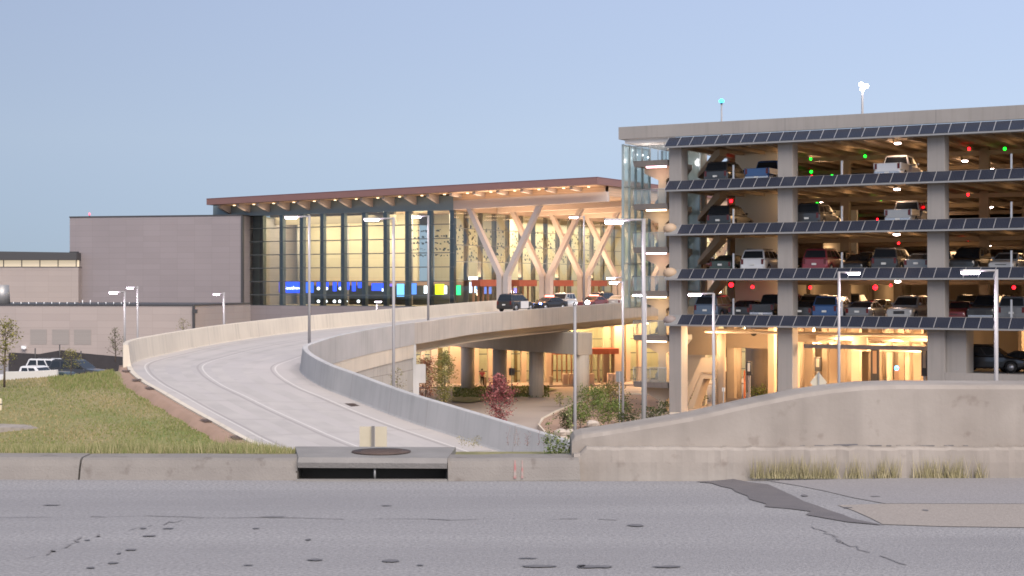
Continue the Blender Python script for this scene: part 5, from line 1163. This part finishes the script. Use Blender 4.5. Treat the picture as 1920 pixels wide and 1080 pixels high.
def kiosk(x, y0, y1, d, w_, label, screen_m, name='info_kiosk'):
    q = G(gt(x, d), d, -7.95); t = thing(name, label, 'kiosk', tuple(q), YAWF - math.pi / 2); zt_ = HC - (y0 - HY) / FP * q.y + 7.95; zl = HC - (y1 - HY) / FP * q.y + 7.95
    b = MB(); b.box(-w_, w_, 0, .2, zl, zt_); b.build('cabinet', BLACKM, t); b = MB(); b.box(-w_ * .5, w_ * .5, -.012, -.002, zl + .3 * (zt_ - zl), zt_ - .1); b.build('panel', screen_m, t); b = MB(); b.box(-w_ * .4, w_ * .4, .05, .15, 0, zl); b.build('pedestal', STEEL, t)
kiosk(1404, 678, 704, 3.8, .2, 'small dark notice case beside the orange post', PLATE); kiosk(1533, 670, 696, 11, .26, 'black framed notice case on the pale column right of the second pillar', mat('dim_panel', (.2, .19, .17), .5))
kiosk(1733, 655, 705, 2.8, .22, 'dark ticket machine beside the solid corner of the car park', mat('dim_panel', (.2, .19, .17), .5), 'ticket_machine'); kiosk(1640, 655, 720, 6, .3, 'brown cabinet between the columns of the ground storey', mat('brown_cab', (.2, .13, .09), .6))
ph = thing('help_phone', 'dark call post with a glowing blue lamp among the columns', 'call post', tuple(G(gt(1681, 6), 6, -7.95))); q = ph.location; hz = HC - (690 - HY) / FP * q.y + 7.95
b = MB(); b.box(-.14, .14, -.14, .14, 0, hz - .15); b.build('post', mat('brown_cab', (.2, .13, .09), .6), ph); b = MB(); b.ell((0, 0, hz), (.15, .15, .17), 12, 8); b.build('lamp', emat('blue_phone_light', (.03, .22, 1.0), 7), ph)
bn = thing('bench', 'plain bench with slim legs between the first inner columns', 'bench', tuple(G(gt(1380, 5), 5, -7.95)), YAWF - math.pi / 2); b = MB(); b.box(-1.0, 1.0, 0, .45, .42, .48); b.build('seat', mat('bench_steel', (.2, .16, .12), .5), bn); b = MB(); b.box(-1.0, 1.0, .42, .46, .5, .85); b.build('backrest', mat('bench_steel', (.2, .16, .12), .5), bn)
for x in (-.85, -.2, .2, .85): b = MB(); b.box(x - .025, x + .025, .05, .4, 0, .419); b.build('leg', STEEL, bn)
for k, (x, d) in enumerate(((1462, 2.6), (1511, 6.5), (1563, 7.5))):
    o = thing('kerb_light', f'small round white low light {["left of the second pillar","right of the second pillar","by the planting farther right"][k]}', 'light', tuple(G(gt(x, d), d, -7.95))); b = MB(); b.ell((0, 0, .42), (.16, .16, .14), 10, 8); b.build('globe', mat('globe_white', (.75, .68, .6), .4), o); b = MB(); b.tube([(0, 0, 0), (0, 0, .3)], .04, 8); b.build('stem', STEEL, o)
for k, x in enumerate((1698, 1706, 1715)):
    o = thing('bollard', f'short dark bollard {["left","middle","right"][k]} of three near the solid corner', 'bollard', tuple(G(gt(x, 4.5), 4.5, -7.95)), 0, 'bollards near the solid corner'); b = MB(); b.tube([(0, 0, 0), (0, 0, 1.0), (0, 0, 1.06)], [.11, .11, .07], 10); b.build('post', mat('brown_cab', (.2, .13, .09), .6), o); b = MB(); b.tube([(0, 0, 0), (0, 0, .05)], .16, 10); b.build('base', STEEL, o)
tr = thing('litter', 'crumpled white paper at the foot of the wall among dry grass', 'litter', tuple(PZ(1723, 892, 0)))
b = MB(); rr = []
for k in range(7):
    t = math.pi * k / 6; rr.append([(.034 * max(.15, math.sin(t)) * math.cos(a) * U(.7, 1.25), .03 * max(.15, math.sin(t)) * math.sin(a) * U(.7, 1.25), .03 - .03 * math.cos(t) * U(.9, 1.1)) for a in [2 * math.pi * j / 9 for j in range(9)]])
b.loft(rr); b.build('paper', mat('white_paper', (.72, .72, .72), .7), tr)
def lawn_at(x, y):                                                    # lawn point seen at photo point (x, y)
    return min((P(x, y, 58 + i * .25) for i in range(110)), key=lambda p: abs(p.z - lawn_z(p.x, p.y)))
q0 = lawn_at(28, 803); sb = thing('concrete_slab', 'pale flat concrete slab lying in the lawn', 'slab', tuple(q0)); b = MB()
b.add([(-1.6, -.45, -.3), (1.15, -.5, -.3), (.9, .5, -.3), (-1.6, .55, -.3), (-1.6, -.45, .10), (1.15, -.5, .05), (.9, .5, .1), (-1.6, .55, .18)], [(3, 2, 1, 0), (4, 5, 6, 7), (0, 1, 5, 4), (1, 2, 6, 5), (2, 3, 7, 6), (3, 0, 4, 7)]); b.build('slab', CONC_WALL, sb)
q0 = lawn_at(0, 769); mk = thing('lawn_marker', 'rounded cream utility marker at the left edge of the lawn', 'marker', (q0.x, q0.y, q0.z - .1)); b = MB(); h = P(0, 747, q0.y).z - mk.location.z; b.loft([[(x * s_, y * s_, z) for x, y in ((-.09, -.05), (.09, -.05), (.09, .05), (-.09, .05))] for z, s_ in ((0, 1), (h - .1, 1), (h - .02, .8), (h, .4))]); b.build('post', mat('cream_plastic', (.6, .52, .38), .5), mk)
b = MB(); b.box(-.1, .1, -.06, .06, h * .55, h * .62); b.build('band', DARK, mk)

# ------------------------------------------------------------------ person under the bridge: one skinned body
pp = P(904, 720, 161); pp.z = -8.58
per = thing('person', 'person in a pink top and dark trousers standing under the bridge', 'person', tuple(pp), 0)
def skin(name, pts, edges, rads, m, root, sub=1):
    me = bpy.data.meshes.new(name); me.from_pydata(pts, edges, []); o = bpy.data.objects.new(name, me); COL.objects.link(o); o.parent = per
    sk_ = o.modifiers.new('skin', 'SKIN'); sk_.use_smooth_shade = True
    for i, v in enumerate(me.skin_vertices[0].data): v.radius = (rads[i] if isinstance(rads[i], tuple) else (rads[i], rads[i])); v.use_root = (i == root)
    s_ = o.modifiers.new('sub', 'SUBSURF'); s_.levels = sub; s_.render_levels = sub; me.materials.append(m); return o
body_pts = [(0, 0, .95), (0, 0, 1.15), (0, 0, 1.38), (0, 0, 1.48), (0, -.01, 1.56), (0, -.02, 1.66), (-.18, 0, 1.40), (-.23, .02, 1.14), (-.20, -.10, .93), (.18, 0, 1.40), (.24, .02, 1.15), (.20, -.12, 1.02), (-.09, 0, .90), (-.10, .0, .50), (-.10, .03, .09), (-.11, -.12, .04), (.09, 0, .90), (.11, -.03, .50), (.12, .02, .09), (.13, -.13, .04)]
body_e = [(0, 1), (1, 2), (2, 3), (3, 4), (4, 5), (2, 6), (6, 7), (7, 8), (2, 9), (9, 10), (10, 11), (0, 12), (12, 13), (13, 14), (14, 15), (0, 16), (16, 17), (17, 18), (18, 19)]
body_r = [(.15, .11), (.13, .10), (.16, .11), (.055, .055), (.085, .09), (.075, .085), .06, .045, .035, .06, .045, .035, .095, .06, .045, .035, .095, .06, .045, .035]
SKIN = mat('skin', (.36, .20, .14), .6)
skin('body', body_pts, body_e, body_r, SKIN, 0)
skin('pink_top', [(0, 0, .92), (0, 0, 1.15), (0, 0, 1.39), (-.18, 0, 1.40), (-.235, .02, 1.14), (.18, 0, 1.40), (.245, .02, 1.16)], [(0, 1), (1, 2), (2, 3), (3, 4), (2, 5), (5, 6)], [(.17, .13), (.15, .12), (.175, .125), .075, .055, .075, .055], mat('pink_cloth', (.55, .10, .12), .8), 1)
skin('trousers', [(0, 0, .96), (-.09, 0, .88), (-.10, 0, .50), (-.10, .03, .10), (.09, 0, .88), (.11, -.03, .50), (.12, .02, .10)], [(0, 1), (1, 2), (2, 3), (0, 4), (4, 5), (5, 6)], [(.165, .12), .105, .075, .06, .105, .075, .06], mat('dark_cloth', (.04, .025, .03), .85), 0)
b = MB(); b.ell((0, .015, 1.66), (.10, .105, .11), 14, 10); b.ell((0, .07, 1.58), (.085, .05, .10), 12, 8); b.build('hair', mat('dark_hair', (.02, .014, .012), .6), per)
b = MB()
for s_ in (-.032, .032): b.ell((s_, -.103, 1.625), (.012, .008, .008), 8, 6)
b.build('eyes', BLACKM, per)
for sx in (-1, 1):                                                  # five curled fingers on each hand
    hx, hy, hz_ = (-.20, -.10, .93) if sx < 0 else (.20, -.12, 1.02); b = MB(); b.ell((hx, hy - .02, hz_ - .03), (.035, .02, .045), 10, 8)
    for k in range(4): x = hx - .027 + .018 * k; ln = (.06, .072, .068, .052)[k]; b.tube([(x, hy - .02, hz_ - .06), (x, hy - .035, hz_ - .06 - ln * .6), (x, hy - .03, hz_ - .06 - ln)], [.009, .008, .006], 6)
    b.tube([(hx - sx * .03, hy - .03, hz_ - .02), (hx - sx * .05, hy - .05, hz_ - .05), (hx - sx * .045, hy - .055, hz_ - .08)], [.010, .009, .007], 6); b.build('hand', SKIN, per)

# ------------------------------------------------------------------ plants
LEAF_G = leafmat('leaf_green', (.06, .10, .022), (.12, .165, .04), (.20, .225, .07))
LEAF_Y = leafmat('leaf_olive', (.10, .11, .03), (.19, .18, .055), (.28, .24, .09))
LEAF_R = leafmat('leaf_red', (.15, .035, .04), (.27, .075, .08), (.40, .18, .16))
LEAF_D = leafmat('leaf_dark', (.03, .045, .015), (.06, .07, .025), (.10, .10, .04))
BLADE = leafmat('grass_blade', (.13, .16, .05), (.23, .225, .10), (.38, .33, .19))
BLADE_L = leafmat('lawn_blade', (.12, .165, .045), (.18, .19, .07), (.26, .23, .11))
DRY = leafmat('dry_grass', (.22, .20, .10), (.32, .28, .155), (.42, .36, .23))
def leaf(b, p, s):
    a = Vector((U(-1, 1), U(-1, 1), U(-.6, .6))).normalized(); c = a.orthogonal().normalized(); 
    c = (Matrix.Rotation(U(0, 6.28), 3, a) @ c) * s * .5; b.add([p - a * s, p + c, p + a * s, p - c], [(0, 1, 2, 3)])
def tree(name, label, cat_, base, h, w, n, ls, lm, clear=.15, nb=14, shape='egg', trunk=.05, bare=0, group=None):
    t = thing(name, label, cat_, tuple(base), U(0, 6), group); b = MB(); lean = Vector((U(-.04, .04) * h, U(-.04, .04) * h, h * .93))
    tk = [Vector((0, 0, -.1)), Vector((U(-.02, .02) * h, 0, h * .3)), lean * .65, lean]; b.tube(tk, [trunk, trunk * .8, trunk * .5, trunk * .15], 7)
    tips = []
    for k in range(nb):
        f = clear + (1 - clear) * (k + .5) / nb * .95; o = lean * f; an = k * 2.4 + U(-.4, .4)
        prof = {'egg': math.sin(math.pi * min(1, max(.05, (f - clear) / (1 - clear)) ** .8)) * .9 + .12, 'cone': (1.05 - (f - clear) / (1 - clear)) * .95, 'bush': .6 + .4 * math.sin(math.pi * f)}[shape]
        ln = w / 2 * prof * U(.75, 1.15); e = o + Vector((math.cos(an) * ln, math.sin(an) * ln, ln * U(.5, 1.0))); m_ = o.lerp(e, .5) + Vector((0, 0, -.05 * ln))
        b.tube([o, m_, e], [trunk * .4, trunk * .25, trunk * .08], 5); tips.append((o, m_, e))
        for q in range(2):
            e2 = m_ + Vector((U(-1, 1), U(-1, 1), U(.2, 1))) * ln * .45; b.tube([m_, e2], [trunk * .2, trunk * .06], 4); tips.append((m_, m_.lerp(e2, .5), e2))
    b.build('trunk', BARK, t); b = MB()
    cl = []
    for o, m_, e in tips: cl += [(m_.lerp(e, U(.1, 1)), U(.10, .22) * w) for _ in range(2)]
    for k in range(n):
        c, r_ = random.choice(cl); d = Vector((random.gauss(0, 1), random.gauss(0, 1), random.gauss(0, .9))) * r_ * .55
        p = c + d
        if p.z < .02 * h: p.z = .02 * h + R() * .1 * h
        leaf(b, p, ls * U(.6, 1.3))
    b.build('crown', lm, t); return t
def at(x, y, Y): return P(x, y, Y)
tree('young_tree', 'thin young conical tree with sparse brown leaves by the low block', 'tree', P(216, 676, 118), 2.6, 1.5, 420, .05, LEAF_D, .12, 16, 'cone', .05)
tree('young_tree', 'olive young tree at the left edge of the lawn', 'tree', P(8, 722, 80), 3.4, 1.7, 900, .06, LEAF_Y, .28, 16, 'egg', .06)
tree('shrub', 'loose olive shrub in front of the parked cars', 'shrub', P(133, 703, 93), 1.35, 1.4, 420, .05, LEAF_Y, .1, 10, 'bush', .03)
tree('shrub', 'faint thin shrub against the corner of the low block', 'shrub', P(345, 640, 128), 1.9, 1.2, 200, .05, LEAF_Y, .2, 9, 'egg', .03)
tree('red_tree', 'dark red leaved young tree beyond the ramp barrier', 'tree', P(937, 808, 104), 3.75, 2.05, 2600, .075, LEAF_R, .05, 22, 'egg', .05)
tree('columnar_shrub', 'upright yellow green shrub under the bridge edge', 'shrub', P(832, 765, 112), 4.2, 1.9, 2600, .07, LEAF_Y, .02, 22, 'egg', .05)
tree('red_shrub', 'reddish shrub beside the retaining wall under the bridge', 'shrub', P(798, 770, 117), 4.0, 2.3, 2200, .07, leafmat('leaf_rust', (.16, .06, .04), (.26, .11, .07), (.32, .18, .10)), .05, 18, 'egg', .05)
tree('sapling', 'sparse sapling in front of the block retaining wall', 'sapling', P(745, 752, 96), 2.1, 1.2, 170, .05, LEAF_Y, .1, 10, 'egg', .025)
for k, (x, y, Y, h, w_, n, lm, lab) in enumerate(((1088, 800, 112, 1.7, 1.9, 700, LEAF_G, 'green bush at the left end of the planting bed'), (1062, 808, 111, 1.3, 1.5, 500, LEAF_D, 'dark low bush at the front corner of the planting bed'), (1112, 775, 122, 2.0, 2.3, 900, LEAF_G, 'rounded green bush in front of the bridge column'),
        (1145, 765, 127, 1.9, 2.4, 900, LEAF_Y, 'olive bush at the back of the planting bed'), (1140, 802, 112, 1.9, 2.0, 900, LEAF_G, 'bright bush in the middle of the planting bed'), (1165, 790, 116, 1.6, 1.8, 600, LEAF_D, 'dark bush beside the sign post'),
        (1178, 805, 98, 1.0, 1.3, 320, LEAF_D, 'low scrubby bush left of the nearest street lamp'), (1222, 797, 98, .9, 1.5, 320, LEAF_D, 'low scrubby bush right of the nearest street lamp'), (1246, 780, 108, 1.1, .8, 160, LEAF_D, 'spiky plant at the foot of the corner column'), (1050, 760, 112, 1.0, .7, 90, LEAF_Y, 'thin young plant at the tip of the planting bed'))):
    tree('bush', lab, 'bush', P(x, y, Y), h * .78, w_ * 1.1, int(n * 1.6), .075, lm, .02, 14, 'bush', .025)
for k, (x, d) in enumerate(((1308, 6.3), (1420, 15), (1505, 8), (1575, 9), (1460, 16))):
    q = G(gt(x, d), d, -7.95); tree('low_plant', f'clump of bright green ground plants inside the car park, {orn[k]} from the stair', 'plant', q, .55, 1.9, 380, .09, LEAF_G, .02, 10, 'bush', .015)
def rock(x, y, Y, r_, label):
    p = P(x, y, Y); t = MB(); rr = []
    for i in range(6):
        th_ = math.pi * i / 5; rr.append([(max(.1, math.sin(th_)) * math.cos(a) * r_ * U(.8, 1.2), max(.1, math.sin(th_)) * math.sin(a) * r_ * U(.8, 1.2), -math.cos(th_) * r_ * .6) for a in [2 * math.pi * j / 8 for j in range(8)]])
    t.loft(rr); o = t.build('rock', mat('pale_stone', (.45, .39, .33), .9, col2=(.36, .31, .27), nscale=3)); o.location = p; tag(o, label, 'rock', 'pale rocks by the planting bed')
for k, (x, y) in enumerate(((1060, 815), (1053, 822), (1070, 812), (1190, 793), (1216, 796), (1232, 785), (1130, 812), (1110, 795), (1052, 812))):
    rock(x, y, 100 if y > 790 else 106, U(.28, .5), f'pale rock in the planting bed, {orn[k]} in a scattered line from its tip')
# weeds growing at the gap between kerb and wall
vw = thing('weed_clump', 'leafy green weeds climbing at the left end of the concrete wall', 'weed', (*PZ(1050, 900, 0).xy, 0)); vw.location.y = 13.0
def weed(t, pts, n, ls, lm, hs):
    b = MB(); c = MB()
    for x, h in pts:
        p = Vector((x, U(-.05, .05), .1)); q = [p]
        for k in range(5): q.append(q[-1] + Vector((U(-.012, .012) + x * .02, U(-.01, .01), h / 5)))
        b.tube(q, [.0022, .002, .0018, .0015, .0012, .001], 4)
        for _ in range(n): i = random.randrange(5); pt = q[i].lerp(q[i + 1], R()) + Vector((U(-hs, hs), U(-hs, hs), U(-.02, .02))); leaf(c, pt, ls * U(.6, 1.3))
    b.build('stem', lm, t); c.build('leaves', lm, t)
weed(vw, [(-.07, .24), (-.05, .30), (-.02, .22), (.0, .17), (-.09, .18), (.04, .14), (.07, .17)], 70, .012, LEAF_G, .03)
weed(vw, [(.10, .50), (.115, .42)], 40, .012, leafmat('leaf_pale', (.12, .16, .05), (.2, .24, .08), (.3, .3, .13)), .022)
dw = thing('dry_weed', 'wispy reddish dry weeds behind the kerb right of the drain', 'weed', (0, 13.0, .1))
weed(dw, [(x, U(.08, .16)) for x in (-.03, .02, .05, .12, .13, .21, .26)], 26, .0055, leafmat('leaf_dusty', (.2, .13, .13), (.28, .19, .18), (.34, .26, .22)), .02)
dy = thing('yellow_weed', 'small tufts of yellowish grass just right of the drain', 'weed', (-.35, 13.0, .1))
weed(dy, [(x, U(.05, .10)) for x in (-.06, -.03, 0, .03, .05, .08)], 18, .008, DRY, .025)
# grass: verge behind the kerb, lawn, dry clumps along the wall
def blades(name, n, gen, lm, wd=.006):
    b = MB()
    for _ in range(n):
        r_ = gen()
        if not r_: continue
        x, y, z, h = r_; a = U(0, 6.28); dx, dy = math.cos(a) * wd, math.sin(a) * wd * .6; lx, ly = U(-.35, .35) * h, U(-.3, .3) * h
        b.add([(x - dx, y - dy, z), (x + dx, y + dy, z), (x + lx, y + ly, z + h)], [(0, 1, 2)])
    return tag(b.build(name, lm), kind='stuff')
def verge():
    x = U(-6.2, -1.75); y = U(12.8, 14.2) + (.1 if x > -2 else 0)
    if y < KY(x) + .42: return None
    p = .5 + .5 * math.sin(x * 5.1 + 1.3 * math.sin(x * 2.3)); fall = max(0, min(1, (-1.7 - x) / .35))
    return (x, y, lawn_z(x, y) - .01, (U(.025, .09) + .10 * p * R() * R()) * (.35 + .65 * fall))
blades('verge_grass', 20000, verge, BLADE, .0034)
def lawn_bl():
    Y = U(57, 88); x = left_edge_x(Y) - 1.1 - U(0, 1) ** 1.3 * 28
    return (x, Y, lawn_z(x, Y) - .02, U(.04, .13) + (.12 * R() if left_edge_x(Y) - x < 4.5 and Y > 78 else 0))
def patchy(x, Y, e): return math.sin(x * .5 + 1.2) * math.cos(Y * .31 + x * .22) + .6 * math.sin(x * 1.3 + Y * .9) + (1.1 if e < 4.5 else -.1)
def lawn_green():
    r_ = lawn_bl()
    if not r_: return None
    e = left_edge_x(r_[1]) - r_[0]; return r_ if patchy(r_[0], r_[1], e) > U(-.7, .7) else None
def lawn_tan():
    r_ = lawn_bl()
    if not r_: return None
    e = left_edge_x(r_[1]) - r_[0]; return r_ if patchy(r_[0], r_[1], e) <= U(-.7, .7) else None
LE = [left_edge(min(y_ / 4, 86))[0].x for y_ in range(0, 400)]
def left_edge_x(y_): return LE[int(y_ * 4)]
blades('lawn_grass', 60000, lawn_green, BLADE_L, .035); blades('dry_lawn_grass', 52000, lawn_tan, leafmat('tan_blade', (.20, .175, .075), (.29, .235, .12), (.36, .29, .17)), .035)
def dry():
    c = random.choice([1418, 1430, 1443, 1455, 1470, 1482, 1495, 1508, 1520, 1535, 1548, 1562, 1600, 1612, 1645, 1658, 1668, 1678, 1722, 1735, 1748, 1760, 1775, 1790, 1800, 1838]); x = (c + random.gauss(0, 8) - 960) / FP * 12.46
    return (x, U(12.44, 12.497), 0, U(.03, .21) * (1 if c > 1412 else .6))
blades('wall_foot_grass', 1250, dry, DRY, .0028)
blades('island_grass_blades', 2500, lambda: (lambda p: (p.x, p.y, -8.62, U(.08, .2)))(PZ(U(850, 1030), U(723, 744), -8.6)), leafmat('island_blade', (.06, .10, .02), (.1, .14, .03), (.14, .16, .05)), .06)
